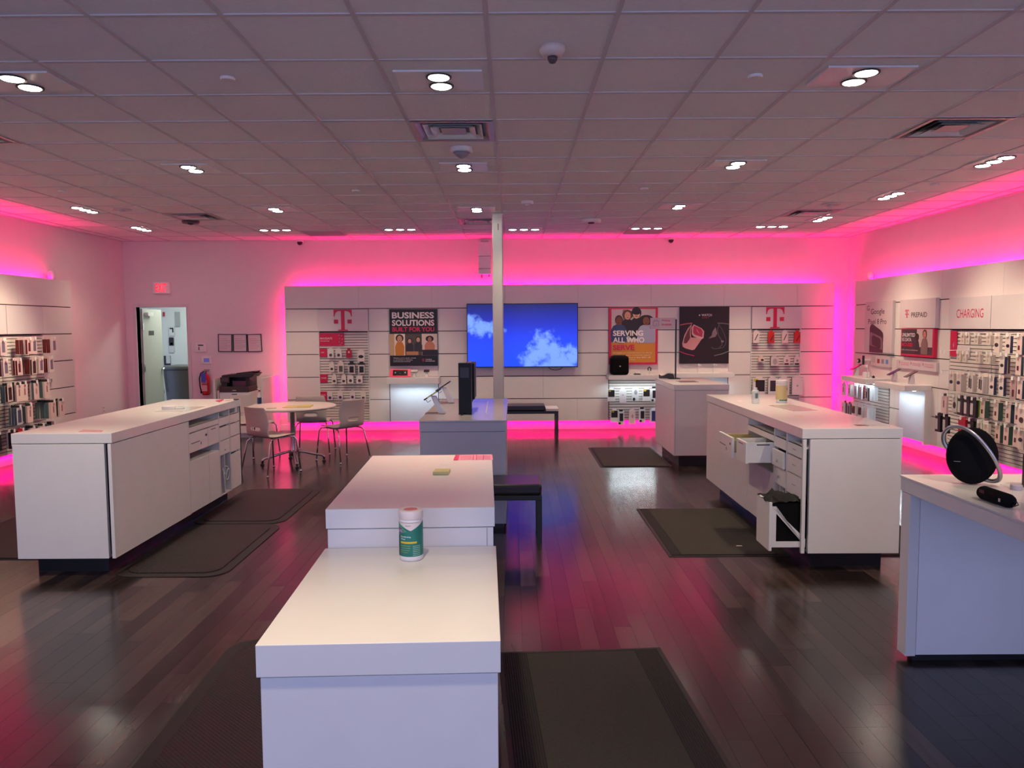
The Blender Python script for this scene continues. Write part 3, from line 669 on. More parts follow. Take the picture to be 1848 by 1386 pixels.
t, w, h, y = poster('back', 'magenta framed poster of four smiling people with a large headline', ((1099, 555.5), (1186, 657.5)), .05, M_mag)
rect(t, 'photo_print', P(186, 180, 182), .05 * w, .955 * w, .36 * h, .975 * h, y); rect(t, 'photo_print', P(196, 130, 44), .05 * w, .955 * w, .035 * h, .40 * h, y, 1)
rect(t, 'printed_window', P(120, 110, 116), .28 * w, .40 * w, .62 * h, .965 * h, y, 1)
figure(t, .38 * w, .50 * h, .46 * h, y, (206, 150, 124), (92, 58, 40), (34, 28, 34), 1.45, 2, .5)
figure(t, .56 * w, .46 * h, .55 * h, y, (212, 160, 136), (30, 26, 30), (32, 30, 38), 1.1, 6, .42)
part('printed_cap', MB().ell(.56 * w, .925 * h, .095 * w, .05 * h, y - .0068, y - .0062, 16), P(26, 24, 30), t)
figure(t, .20 * w, .40 * h, .47 * h, y, (104, 62, 42), (60, 34, 26), (44, 62, 104), 1.02, 11, .6)
figure(t, .76 * w, .38 * h, .49 * h, y, (126, 80, 54), (36, 22, 18), (150, 156, 182), 1.9, 15, .62)
text(t, 'SERVING', P(232, 222, 220), .08 * w, .70 * w, .505 * h, .60 * h, y - .0125, .03); text(t, 'ALL WHO', P(232, 222, 220), .08 * w, .725 * w, .385 * h, .48 * h, y - .0125, .03)
text(t, 'SERVE', M_mag, .08 * w, .52 * w, .255 * h, .35 * h, y - .0125, .03)
for i, (s, wd) in enumerate((('We pledge our continued support by offering', .88), ('exclusive discounts, community support', .86), ('and so much more like 40% off', .86), ('a military family lines.', .55))):
    text(t, s, P(236, 214, 190), .08 * w, wd * w, (.195 - i * .04) * h, (.215 - i * .04) * h, y - .003, .01)

t, w, h, y = poster('back', 'black watch poster with a pink watch and a dark watch facing each other', ((1227, 553.5), (1314.5, 656)), .05, P(20, 10, 14))
def apple(t, cx, cz, s, m, y):
    mb = MB().ell(cx - s * .22, cz, s * .42, s * .48, y - .0008, y, 16); mb.ell(cx + s * .22, cz, s * .42, s * .48, y - .0008, y, 16); mb.ell(cx + s * .12, cz + s * .72, s * .12, s * .22, y - .0008, y, 10)
    part('printed_fruit_logo', mb, m, t)
    part('printed_bite', MB().ell(cx + s * .72, cz + s * .08, s * .22, s * .24, y - .0014, y - .0008, 12), P(20, 10, 14), t)
apple(t, .395 * w, .848 * h, .020, WH, y); text(t, 'WATCH', WH, .435 * w, .645 * w, .830 * h, .872 * h, y, .02); text(t, 'SERIES 9', M_mag, .445 * w, .585 * w, .795 * h, .812 * h, y, .01)
def arc(t, name, pts, r, m, k=0):
    mb = MB(); n = len(pts)
    L_ = []; R2 = []
    for i, p in enumerate(pts):
        a = pts[max(0, i - 1)]; b = pts[min(n - 1, i + 1)]; dx, dz = b[0] - a[0], b[1] - a[1]; q = math.hypot(dx, dz) or 1
        L_.append((p[0] * w - dz / q * r, p[1] * h + dx / q * r)); R2.append((p[0] * w + dz / q * r, p[1] * h - dx / q * r))
    for i in range(n - 1): mb.prism([L_[i], L_[i + 1], R2[i + 1], R2[i]], y - .0006 * (k + 1), y - .0006 * k)
    return part(name, mb, m, t)
arc(t, 'printed_light_arc', [(.0, .68), (.12, .70), (.25, .71)], .008, P(196, 96, 110)); arc(t, 'printed_light_arc', [(0, .22), (.12, .175), (.30, .14)], .006, P(190, 40, 90))
arc(t, 'printed_light_arc', [(.76, .71), (.88, .705), (1.0, .69)], .006, P(120, 116, 116)); arc(t, 'printed_light_arc', [(.7, .14), (.86, .17), (1.0, .22)], .006, P(120, 116, 116))
part('printed_watch_strap', MB().prism([(x * w, z * h) for x, z in ((.24, .70), (.16, .62), (.09, .50), (.05, .36), (.06, .30), (.12, .27), (.25, .24), (.30, .25), (.38, .35), (.45, .44), (.40, .46), (.23, .46), (.22, .55))], y - .0012, y - .0006), P(206, 148, 146), t)
part('printed_strap_inside', MB().prism([(x * w, z * h) for x, z in ((.22, .66), (.15, .56), (.09, .44), (.08, .36), (.14, .36), (.21, .45), (.20, .55))], y - .0018, y - .0012), P(96, 50, 52), t)
part('printed_watch_case', MB().prism([(x * w, z * h) for x, z in ((.28, .69), (.44, .62), (.49, .57), (.48, .45), (.44, .43), (.28, .48), (.24, .52), (.24, .64))], y - .0024, y - .0018), P(216, 170, 170), t)
part('printed_watch_face', MB().prism([(x * w, z * h) for x, z in ((.29, .67), (.43, .61), (.465, .56), (.455, .465), (.30, .51), (.27, .54), (.27, .63))], y - .0030, y - .0024), P(176, 50, 84), t)
part('printed_watch_hand', MB().prism([(x * w, z * h) for x, z in ((.33, .62), (.40, .52), (.35, .57))], y - .0036, y - .0030), P(240, 170, 190), t)
arc(t, 'printed_watch_outline', [(.80, .70), (.76, .60), (.78, .50), (.84, .42), (.86, .33), (.80, .27), (.70, .26), (.64, .29)], .005, P(86, 86, 94))
arc(t, 'printed_watch_outline', [(.78, .69), (.84, .62), (.90, .52), (.94, .42), (.93, .34), (.88, .28), (.80, .27)], .005, P(74, 74, 82))
part('printed_dark_watch', MB().prism([(x * w, z * h) for x, z in ((.72, .64), (.66, .56), (.65, .50), (.58, .44), (.72, .47), (.76, .53))], y - .0012, y - .0006), P(120, 112, 114), t)
part('printed_crown', MB().ell(.865 * w, .39 * h, .03 * w, .02 * h, y - .0018, y - .0012, 12), P(110, 110, 120), t)

# large screen
(x0, z1), (x1, z0) = lx('back', 842, 548, .1), lx('back', 1043, 662.5, .1)
t = frame_thing('television', 'large wide screen showing blue sky and white clouds on the back wall', 'television', 'back', (x0 + x1) / 2, z0, .017)
w, h = x1 - x0, z1 - z0
box('case', M_black, t, -w / 2, w / 2, -.09, -.045, 0, h, .004); box('screen', M_screen, t, -w / 2 + .012, w / 2 - .012, -.0925, -.0895, .016, h - .012)
box('wall_bracket', M_black, t, -.35, .35, -.045, 0, h * .3, h * .7)
part('cable', MB().tube([(.42, -.05, .005), (.46, -.052, -.035), (.54, -.052, -.05), (.62, -.052, -.035), (.66, -.05, .005)], .005, 8), M_black, t, smooth=True)

# --- wall shelves
def shelf(wall, label, xa, xb, ztop, depth, th=.075, lit=True, power=9):
    t = frame_thing('display_shelf', label, 'shelf', wall, (xa + xb) / 2, ztop, .02); w = (xb - xa) / 2
    box('shelf_board', M_lamtop, t, -w, w, -depth, 0, -th, 0, .003)
    box('light_strip', M_cool, t, -w + .06, w - .06, -depth * .6, -depth * .5, -th - .008, -th)
    if lit:
        l = area('shelf_lamp', (0, 0, 0), (w - .05) * 2, .03, power * .24, (.78, .93, 1.0)); l.parent = t; l.location = (0, -depth * .45, -th - .012); l.rotation_euler = (R_(-22), 0, 0)
    return t, w
SH = .34
x_a = PY(698, 680, PYB - SH).x; x_b = PY(791, 680, PYB - SH).x
s1, _ = shelf('back', 'white wall shelf with tablet and phones under the business poster', x_a, x_b, .905, SH, .10)
s2, _ = shelf('back', 'white wall shelf with black speaker under the people poster', PY(1098, 678, PYB - .3).x, PY(1206, 678, PYB - .3).x, .925, SH, .07, power=12)
s3, _ = shelf('back', 'white wall shelf with watch stands under the watch poster', PY(1216, 675, PYB - .3).x, PY(1324, 675, PYB - .3).x, .95, SH, .07, power=8)

def phone_stand(loc, rz, label, w=.075, l=.155, m=M_blackg, tilt=35, foot=True, hh=.11, group=None, back=None):
    t = thing('phone_on_stand', label, 'phone display', loc, rz, group)
    part('stand', MB().prism([(.035, 0), (-.03, 0), (.0, hh), (.04, hh)], -.022, .022, 'x'), M_wm, t, .003)
    if foot: part('base', MB().lathe([(.075, 0), (.075, .006), (.07, .009), (.002, .009)], 28, (0, .0, 0)), M_white, t)
    o = part('phone', MB().box(-w / 2, w / 2, -l / 2, l / 2, -.004, .004), m, t, .003, loc=(0, 0, hh + .008)); o.rotation_euler = (R_(tilt), 0, 0)
    sc = part('phone_screen', MB().box(-w / 2 + .004, w / 2 - .004, -l / 2 + .005, l / 2 - .005, .004, .0048), back or P(40, 30, 46, .15), o)
    part('security_cord', MB().tube([(.0, .02, hh), (.0, .05, hh - .04), (.0, .055, .03), (0, .03, .01)], .003, 6), M_wm, t, smooth=True)
    return t
# items on the business shelf
p = PY(722, 678, PYB - .2); z = .905
t = thing('tablet_in_frame', 'tablet in a bright pink frame standing on the business shelf', 'tablet', (p.x, PYB - .2, z + .005), 0)
fr_ = part('frame', MB().box(-.17, .17, -.008, .008, 0, .14), mat('hot_pink_plastic', srgb(235, 60, 110), .35), t, .004); fr_.rotation_euler = (R_(-28), 0, 0)
sc = part('tablet_screen', MB().box(-.12, .12, -.0105, -.008, .02, .118), P(24, 28, 30, .2), fr_)
mb = MB()
for i in range(5): mb.box(-.09 + i * .04, -.07 + i * .04, -.0112, -.0105, .06 + (i % 2) * .008, .085)
part('screen_icons', mb, P(150, 160, 160), fr_)
part('prop', MB().box(-.05, .05, .02, .08, 0, .09), M_black, t)
for px, lb, wide in ((748, 'phone with lit screen on a stand, middle of the business shelf', .12), (770, 'dark phone on a stand at the right of the business shelf', .09)):
    p = PY(px, 680, PYB - .16); phone_stand((p.x, PYB - .16, z), 0, lb, wide, .07, tilt=30, foot=False, hh=.09, back=P(200, 205, 200) if wide > .1 else None)
# black cube speaker, small items on the speaker shelf
p = PY(1117, 676, PYB - .2); t = thing('party_speaker', 'rounded black box speaker standing on the shelf under people poster', 'speaker', (p.x, PYB - .215, .925))
part('body', MB().box(-.145, .145, -.12, .12, 0, .31), M_blackm, t, .045)
box('top_handle', M_black, t, -.10, .10, -.04, .04, .305, .322, .006)
part('badge', MB().ell(.0, .145, .013, .010, -.124, -.120, 10), P(210, 200, 200), t)
p = PY(1150, 673, PYB - .2); t = thing('earbud_case', 'small white earbuds on a black dish on the middle shelf', 'earbuds', (p.x, PYB - .2, .925))
part('dish', MB().lathe([(.06, 0), (.06, .01), (.05, .014), (.002, .014)], 24), M_black, t); part('earbud', MB().lathe([(.016, .014), (.02, .03), (.012, .045), (.002, .047)], 12, (-.02, 0, 0)), M_white, t, smooth=True); part('earbud', MB().lathe([(.016, .014), (.02, .03), (.012, .045), (.002, .047)], 12, (.022, 0, 0)), M_white, t, smooth=True)
p = PY(1172, 674, PYB - .2); t = thing('headset_stand', 'small black earpiece on a clear stand beside the pickup sign', 'earphones', (p.x, PYB - .2, .925))
part('base', MB().box(-.06, .06, -.05, .05, 0, .006), M_white, t); part('post', MB().box(-.004, .004, -.004, .004, .006, .09), M_glass, t)
part('earpiece', MB().tube([(-.02, 0, .065), (-.025, 0, .10), (0, 0, .125), (.025, 0, .10), (.02, 0, .06)], .009, 8), M_black, t, smooth=True)
for i, px in enumerate((1262, 1290)):
    p = PY(px, 671, PYB - .2); t = thing('watch_stand', 'white watch stand, %s of two on the watch shelf' % ('left' if i == 0 else 'right'), 'watch display', (p.x, PYB - .2, .95))
    part('base', MB().lathe([(.07, 0), (.07, .008), (.002, .008)], 24), M_white, t)
    part('post', MB().tube([(-.03, 0, .008), (-.03, 0, .10), (0, 0, .13), (.03, 0, .11)], .006, 8), M_glass, t, smooth=True)
    part('watch', MB().box(-.025, .0, -.008, .008, .115, .145), M_white, t, .004); part('watch', MB().box(.012, .035, -.008, .008, .11, .135), M_white, t, .004)

# ------------------------------------------------------------------ right display wall
RY = lambda px, py=640: -PX(px, py, PXR).y
cut = [RY(1543, 600), RY(1564), RY(1610), RY(1618.6), RY(1698), RY(1716)]
r_end = -4.0; b0 = cut[5]; BAYW = .84
spans = [(cut[0], cut[1], [2, 3, 4]), (cut[1], cut[2], [2, 3, 4]), (cut[2], cut[3], A5), (cut[3], cut[4], [3, 4]), (cut[3], cut[4], [2]), (cut[3], RY(1632), [0, 1]), (RY(1684), cut[4], [0, 1]), (cut[4], cut[5], A5)]
nb = 5
for i in range(nb): spans.append((b0 + i * BAYW, b0 + (i + 1) * BAYW, [4]))
rwall = display('right', 'display_wall', 'white panelled display wall along the right side with charging accessories', cut[0], r_end, spans, None, cut[0] + 1.25, 1.22)
rs = []
for i in range(nb): rs.append(slats(rwall, b0 + i * BAYW + .005, b0 + (i + 1) * BAYW - .005, .16, 1.64))
rl = slats(rwall, cut[0] + .03, cut[2] - .03, .16, .86)
box('light_panel', MATS['cool_white_panel'], rwall, RY(1632), RY(1684), -.05, -.03, .17, .84); box('side_cheek', M_wm, rwall, RY(1684), RY(1684) + .03, -.10, -.0, .15, .86)
hp = box('header_panel', MATS['header_white'], rwall, b0, b0 + BAYW - .004, -.045, -.016, 1.655, 2.03, .002)
box('header_panel', MATS['header_white'], rwall, b0 + BAYW + .004, b0 + 2 * BAYW, -.045, -.016, 1.655, 2.03, .002); box('header_panel', MATS['header_white'], rwall, b0 + 2 * BAYW + .004, b0 + 3 * BAYW, -.045, -.016, 1.655, 2.03, .002)
a = lx('right', 1726, 573.5, .046); b = lx('right', 1775, 557.5, .046)
text(hp, 'CHARGING', M_mag, a[0], b[0], lx('right', 1750, 573.5, .046)[1], lx('right', 1750, 557.5, .046)[1], -.046, .0)
rb = box('sign_card', M_mag, rs[0], b0 + .03, b0 + .03 + .14, -.03, -.026, 1.32, 1.63); part('printed_bolt', MB().prism([(b0 + .10, 1.42), (b0 + .115, 1.46), (b0 + .105, 1.46), (b0 + .115, 1.50), (b0 + .09, 1.452), (b0 + .10, 1.452)], -.032, -.030), PW_, rb)
box('sign_card', MATS['header_white'], rs[0], b0 + .18, b0 + .44, -.03, -.026, 1.32, 1.45)
# posters on the right wall
t, w, h, y = poster('right', 'tall white phone poster with a dark phone printed at its foot', ((1564, 545.5), (1611, 638)), .04, P(206, 196, 196))
DK = P(40, 34, 38)
text(t, 'G', DK, .07 * w, .17 * w, .83 * h, .925 * h, y, .0); text(t, 'Google', DK, .22 * w, .72 * w, .72 * h, .86 * h, y, .008); text(t, 'Pixel 8 Pro', DK, .13 * w, .80 * w, .555 * h, .66 * h, y, .008)
part('printed_phone', MB().prism([(.20 * w, 0), (.20 * w, .49 * h), (.24 * w, .545 * h), (.30 * w, .56 * h), (.60 * w, .44 * h), (.68 * w, .39 * h), (.70 * w, .34 * h), (.70 * w, 0)], y - .0008, y), P(52, 40, 48), t)
part('printed_camera_bar', MB().prism([(.21 * w, .14 * h), (.21 * w, .38 * h), (.25 * w, .40 * h), (.60 * w, .31 * h), (.66 * w, .28 * h), (.68 * w, .05 * h), (.60 * w, .08 * h)], y - .0016, y - .0008), P(120, 104, 112), t)
part('printed_camera_glass', MB().prism([(.30 * w, .16 * h), (.29 * w, .30 * h), (.34 * w, .34 * h), (.58 * w, .28 * h), (.62 * w, .24 * h), (.62 * w, .10 * h), (.56 * w, .08 * h), (.34 * w, .14 * h)], y - .0024, y - .0016), P(46, 34, 44), t)
rect(t, 'printed_button', P(230, 214, 200), .68 * w, .72 * w, .14 * h, .22 * h, y)
t, w, h, y = poster('right', 'small white info card with three tiny pictures under the phone poster', ((1574, 641), (1608, 663)), .03, P(200, 188, 188), 'info_card', 'sign')
for i, c in enumerate(((150, 50, 50), (130, 130, 140), (90, 140, 200))): rect(t, 'printed_picture', P(*c), (.35 + i * .22) * w, (.48 + i * .22) * w, .28 * h, .70 * h, y)
rect(t, 'printed_chart', P(180, 170, 172), .08 * w, .24 * w, .3 * h, .9 * h, y)
t, w, h, y = poster('right', 'white header board reading prepaid with a letter logo', ((1627, 541.5), (1690, 592)), .05, P(204, 194, 196), 'sign_board', 'sign')
tlogo(t, .22 * w, .36 * h, .28 * h, y); text(t, 'PREPAID', DK, .34 * w, .78 * w, .37 * h, .54 * h, y, .012)
t, w, h, y = poster('right', 'magenta edged data plan poster with two printed men', ((1629, 592.5), (1687, 646)), .045, M_mag)
rect(t, 'photo_print', P(64, 52, 58), .02 * w, .96 * w, .08 * h, .97 * h, y); rect(t, 'photo_print', P(186, 166, 166), .50 * w, .96 * w, .35 * h, .97 * h, y, 1)
figure(t, .52 * w, .1 * h, .72 * h, y, (60, 38, 32), (30, 22, 22), (50, 40, 52), 1.05, 2, .38); figure(t, .74 * w, .10 * h, .86 * h, y, (176, 124, 100), (50, 32, 28), (128, 100, 96), 1.1, 7, .5)
text(t, 'UNLIMITED', WH, .05 * w, .46 * w, .70 * h, .83 * h, y - .0075, .02); text(t, '5G DATA', WH, .05 * w, .35 * w, .53 * h, .66 * h, y - .0075, .02); text(t, 'INCLUDED', M_mag, .05 * w, .40 * w, .35 * h, .48 * h, y - .0075, .03)
text(t, 'Netflix, and more entertainment', WH, .04 * w, .56 * w, .20 * h, .25 * h, y - .0075, .01)
t, w, h, y = poster('right', 'white strip sign with small pink lines under the data plan poster', ((1620, 648.5), (1692, 671)), .03, P(206, 192, 196), 'strip_sign', 'sign')
for i, s in enumerate((('No annual', 'contracts'), ('Nationwide', 'coverage'), ('Taxes and fees', 'included'))):
    for j, q in enumerate(s): text(t, q, M_mag, (.13 + i * .30) * w, (.13 + i * .30 + .2) * w, (.62 - j * .24) * h, (.78 - j * .24) * h, y, .0)
    part('printed_tick', MB().ell((.09 + i * .30) * w, .7 * h, .014, .02, y - .0008, y, 10), P(170, 130, 140), t)
# shelves on the right wall
s4, _ = shelf('right', 'white wall shelf with a watch stand at the far end of right wall', -11.84, -11.02, .935, .35, .07, power=5)
s5, _ = shelf('right', 'white wall shelf with two phones, near one on the right wall', -10.75, -9.92, .925, .35, .07, power=9)
def shelf_pt(px, X, z): p = PX(px, 0, X); d = ray(px, 660); return X / d.x * d.y
for px, X, zz, lb in ((1545, 5.22, .935, 'phone with magenta screen on the far right-wall shelf'), (1613, 5.22, .925, 'phone with purple screen, farther one on the near right-wall shelf'), (1644, 5.22, .925, 'phone with grey screen, nearer one on the near right-wall shelf')):
    Y_ = shelf_pt(px, X, zz); phone_stand((X, Y_, zz), -PI / 2, lb, .09, .17, tilt=28, hh=.13, back=P(170, 20, 90, .2) if px == 1545 else (P(86, 40, 110, .2) if px == 1613 else P(110, 88, 96, .2)))
Y_ = shelf_pt(1563, 5.22, .935); t = thing('watch_stand', 'white arched watch stand on the far right-wall shelf', 'watch display', (5.22, Y_, .935), -PI / 2)
part('base', MB().box(-.04, .04, -.04, .04, 0, .08), M_white, t, .01); part('post', MB().tube([(.05, 0, .0), (.05, 0, .13), (0, 0, .19), (-.04, 0, .15)], .008, 8), M_glass, t, smooth=True); part('watch', MB().box(-.045, .03, -.012, .012, .15, .185), M_white, t, .006)
Y_ = shelf_pt(1577, 5.2, .935); t = thing('earbud_case', 'black and white earbuds on the far right-wall shelf', 'earbuds', (5.2, Y_, .935), -PI / 2)
part('dish', MB().lathe([(.06, 0), (.06, .01), (.002, .01)], 20), M_white, t); part('earbud', MB().lathe([(.016, .01), (.02, .03), (.002, .05)], 12), M_black, t, smooth=True)
for i, (px, py) in enumerate(((1550, 651), (1558, 650))):
    p = PX(px, py, 5.3); t = thing('smart_watch', 'dark watch held on a white wall arm, %s of the pair' % ('left' if i == 0 else 'right'), 'watch display', (5.3, p.y, p.z), -PI / 2)
    if i == 0: part('watch', MB().cyl((0, -.015, 0), (0, .01, 0), .035, n=20), M_black, t); part('dial', MB().cyl((0, -.018, 0), (0, -.015, 0), .02, n=16), M_chrome, t)
    else: part('watch', MB().box(-.02, .02, -.012, .012, -.07, .07), M_black, t, .006)
    part('wall_arm', MB().cyl((.0, .0, -.0), (.0, .13, 0), .018, n=12), M_white, t)

def stock(wall, parent, rows, bayword, grp):
    for ri, (z, hooks) in enumerate(rows):
        lastx, lastw = -99, 0; hs = []
        for (x, ln, kinds) in sorted(hooks, key=lambda q: q[0]):
            wd = max([KINDS[q][0] for q in kinds] or [.02])
            x = max(x, lastx + (lastw + wd) / 2 + .012); lastx, lastw = x, wd; hs.append((x, ln, kinds))
        hooks = hs
        for hi, (x, ln, kinds) in enumerate(hooks):
            ln = max(ln, sum(KINDS[q][2] + .003 for q in kinds) + .03); hook(parent(x), x, z, ln); holder(parent(x), x, z, ln)
            n = len(kinds); hn = ORD[hi] + ' hook from left' if wall == 'right' else ORD[len(hooks) - 1 - hi] + ' hook from right'
            for j, k in enumerate(kinds):      # first = front of the hook
                d = KINDS[k][2]; out = .016 + ln - .012 - sum(KINDS[q][2] + .003 for q in kinds[:j])
                where = 'in front' if j == 0 else ('%s back' % ORD[j])
                add_pack(k, wall, x + random.uniform(-.003, .003), z, out - d, '%s, %s, %s, %s row, %s' % (KINDS[k][6], where, hn, RW[ri] if len(rows) > 2 else ('upper', 'lower')[ri], bayword), grp, parts=(j == 0), tilt=random.uniform(-.03, .03))
def par_r(x): return rs[min(nb - 1, max(0, int((x - b0) / BAYW)))]
def xr(cpx): return lx('right', 1700 + cpx / 9.9, 640, .28)[0]
rows_r = [
 (1.595, [(xr(330), .26, ['smallwhite'] * 2), (xr(420), .26, ['smallwhite']), (xr(540), .24, ['smallwhite', 'smallwhite']), (xr(640), .26, []), (xr(760), .24, ['smallwhite', 'smallwhite']), (xr(880), .22, ['cable2']), (xr(1040), .2, ['navyedge']), (xr(1160), .26, []), (xr(1310), .2, ['greenbox']), (xr(1440), .24, ['smallwhite'])]),
 (1.385, [(xr(40), .30, []), (xr(110), .30, []), (xr(210), .22, ['smallwhite'] * 2), (xr(340), .24, ['smallwhite']), (xr(450), .26, []), (xr(550), .22, ['smallwhite'] * 2), (xr(700), .2, ['smallwhite'] * 3), (xr(860), .25, []), (xr(950), .2, ['navyedge', 'darkcase']), (xr(1150), .26, []), (xr(1290), .2, ['greenbox']), (xr(1440), .2, ['bluebox'])]),
 (1.145, [(xr(60), .30, []), (xr(160), .26, ['cable2', 'cable2']), (xr(290), .26, ['cable2', 'cable2']), (xr(460), .24, ['barcode'] * 2), (xr(650), .24, ['barcode'] * 3), (xr(810), .22, ['navyedge']), (xr(980), .22, ['navyedge']), (xr(1200), .22, ['mauve']), (xr(1340), .2, ['greenbox']), (xr(1460), .2, ['cable2'])]),
 (.875, [(xr(100), .30, ['cream']), (xr(230), .26, ['lime', 'cable2']), (xr(310), .26, ['blackstrap']), (xr(420), .26, ['blackstrap'] * 2), (xr(520), .26, ['blackstrap', 'lime']), (xr(650), .22, ['greenbox']), (xr(880), .2, ['greenbox']), (xr(1090), .2, ['bluebox']), (xr(1260), .2, ['greenbox']), (xr(1410), .3, ['bigdisc'])]),
 (.635, [(xr(30), .32, ['blackstrap'] * 3), (xr(130), .30, ['blackstrap']), (xr(400), .28, ['redbag']), (xr(530), .26, ['blackstrap', 'lime']), (xr(690), .26, ['lime', 'darkcase']), (xr(790), .26, ['cable2']), (xr(920), .2, ['greenbox']), (xr(1075), .2, ['greenbox']), (xr(1250), .2, ['bluebox']), (xr(1370), .2, ['bluebox'])])]
more = []
for z, hk in rows_r:                       # the same bays go on past the edge of the frame
    more.append((z, hk + [(b0 + 1.62 + i * .17, .22, [random.choice(['greenbox', 'bluebox', 'cable2'])]) for i in range(2)]))
stock('right', par_r, more, 'right wall', 'charging accessories on the right wall')
xl2 = lambda i: cut[0] + .10 + i * .21
stock('right', lambda x: rl, [(.80, [(xl2(0), .2, ['pinkprint']), (xl2(1), .2, ['pinkprint', 'whitelit']), (xl2(2), .2, ['whitelit', 'blacklit']), (xl2(3), .22, ['whitelit', 'red']), (xl2(4), .22, ['blacklit'] + ['whitelit'] * 5)]),
                        (.50, [(xl2(0), .2, ['pinkprint', 'slate']), (xl2(1), .2, ['slate', 'blacklit']), (xl2(2), .22, ['otter', 'whitelit']), (xl2(3), .22, ['otter', 'whitelit']), (xl2(4), .22, ['whitelit'] * 5)])], 'lit slats', 'cases in the lit slats of the right wall')

# ------------------------------------------------------------------ left display wall
LY = lambda px, py=640: PX(px, py, PXL).y
l1 = LY(127, 530); sl_x = LY(74, 610)
spans = [(sl_x + .0, l1, [0, 1, 2, 3, 4])]
nl = 7
for i in range(nl): spans.append((sl_x - (i + 1) * BAYW, sl_x - i * BAYW, [4]))
lwall = display('left', 'display_wall', 'white panelled display wall along the left side stocked with phone cases', sl_x - nl * BAYW, l1, spans, None, LY(29, 520) - 1.22 * 4, 1.22)
ls = []
for i in range(nl): ls.append(slats(lwall, sl_x - (i + 1) * BAYW + .005, sl_x - i * BAYW - .005, .16, 1.64))
hx = LY(5, 570)
for i in range(3): box('header_panel', MATS['header_white'], lwall, max(hx - (i) * .84, sl_x - nl * BAYW) + .004 if i else hx + .004, (hx - (i - 1) * .84 - .004) if i else sl_x, -.045, -.016, 1.655, 2.012, .002)
def par_l(x): return ls[min(nl - 1, max(0, int((sl_x - x) / BAYW)))]
def xl_(px): return lx('left', px, 640, .2)[0]
rows_l = [
 (1.595, [(xl_(-22), .2, ['red'] * 4), (xl_(3), .22, ['greycase', 'darkcase']), (xl_(12), .16, ['greycase', 'red']), (xl_(47), .25, ['red', 'greycase', 'red', 'red', 'red', 'red', 'red'][:6]), (xl_(60), .22, ['greycase', 'darkcase', 'red']), (xl_(90), .26, ['greycase', 'red', 'red', 'red', 'red'])]),
 (1.345, [(xl_(-20), .2, ['greycase'] * 3), (xl_(6), .22, ['greycase', 'red', 'red']), (xl_(28), .24, ['red', 'red', 'greycase']), (xl_(52), .26, ['darkcase', 'red', 'red', 'red', 'darkcase']), (xl_(68), .24, ['greycase', 'red', 'red', 'darkcase']), (xl_(86), .24, ['greycase', 'red', 'red', 'darkcase', 'red'])]),
 (1.05, [(xl_(-18), .2, ['teal'] * 3), (xl_(8), .24, ['darkcase', 'teal', 'teal']), (xl_(25), .24, ['cream', 'darkcase', 'teal']), (xl_(38), .22, ['cream', 'cream']), (xl_(56), .24, ['teal', 'cream']), (xl_(76), .24, ['cream', 'teal', 'teal', 'teal', 'teal'])]),
 (.775, [(xl_(-15), .2, ['slate'] * 3), (xl_(20), .26, ['slate', 'slate', 'teal']), (xl_(40), .26, ['cream', 'teal', 'darkcase']), (xl_(48), .18, ['cream', 'cream']), (xl_(80), .28, ['cream', 'teal', 'teal', 'slate', 'teal', 'teal', 'teal']), (xl_(96), .28, ['cream', 'darkcase', 'cream'])]),
 (.49, [(xl_(-12), .2, ['blackstrap'] * 3), (xl_(10), .24, ['blackstrap', 'greycase']), (xl_(22), .26, ['redbag', 'darkcase']), (xl_(46), .24, ['cream', 'slate', 'teal']), (xl_(64), .24, ['cream', 'teal']), (xl_(82), .26, ['darkcase', 'teal', 'slate'])])]
stock('left', par_l, rows_l, 'left wall', 'phone cases on the left wall')
p = lx('left', 93, 686, .05); t = frame_thing('wall_sensor', 'small pale plastic hook on the left display wall', 'hook', 'left', p[0], p[1], .016)
box('body', M_white, t, -.03, .03, -.03, 0, -.03, .03, .006); box('clip', M_vent, t, -.012, .012, -.04, -.03, -.02, .02)
# security cameras / pods on top of the side display walls
for wall, px, py, lb in (('right', 1571, 497, 'right'), ('left', 92, 495, 'left')):
    p = lx(wall, px, py, -.05); t = frame_thing('wall_pod', 'small round pod standing on top of the %s display wall' % lb, 'sensor', wall, p[0], 2.395, -.05)
    part('pod', MB().lathe([(.045, 0), (.05, .05), (.045, .10), (.02, .125), (.002, .13)], 20), M_white, t, smooth=True)

# pink light tape round the display walls and the light it gives
def tape(wall, parent, x0, x1, bottom=True):
    z = 2.33
    L_ = x1 - x0
    def lampobj(lx_, ly_, lz_, sx, sy, rot, pw):
        l = area('led_tape_light', (0, 0, 0), sx, sy, pw, PINK); l.parent = parent; l.location = (lx_, ly_, lz_); l.rotation_euler = rot
    box('led_tape', M_led, parent, x0 + .1, x1 - .1, .020, .028, z - .01, z)
    lampobj((x0 + x1) / 2, .060, z + .006, L_ - .2, .02, (PI, 0, 0), LED * L_)
    if bottom:
        box('led_tape', M_led, parent, x0 + .05, x1 - .05, .020, .028, .17, .18)
        lampobj((x0 + x1) / 2, .060, .165, L_ - .1, .02, (0, 0, 0), LED * L_ * .55)
def side_tape(parent, x, sgn, pw=1.0):
    box('led_tape', M_led, parent, x - .005, x + .005, .020, .028, .25, 2.30)
    l = area('led_tape_light', (0, 0, 0), 2.05, .02, LED * 2.05 * pw, PINK); l.parent = parent; l.location = (x + sgn * .01, .060, 1.28); l.rotation_euler = (0, -sgn * PI / 2, 0)
tape('back', back, e[0], e[14]); side_tape(back, e[0] + .05, -1, .55); side_tape(back, e[14] - .05, 1, 1.0)
tape('right', rwall, cut[0], r_end); side_tape(rwall, cut[0] + .05, -1, .8)
tape('left', lwall, sl_x - nl * BAYW, l1 - .3); side_tape(lwall, l1 - .05, 1, .10)
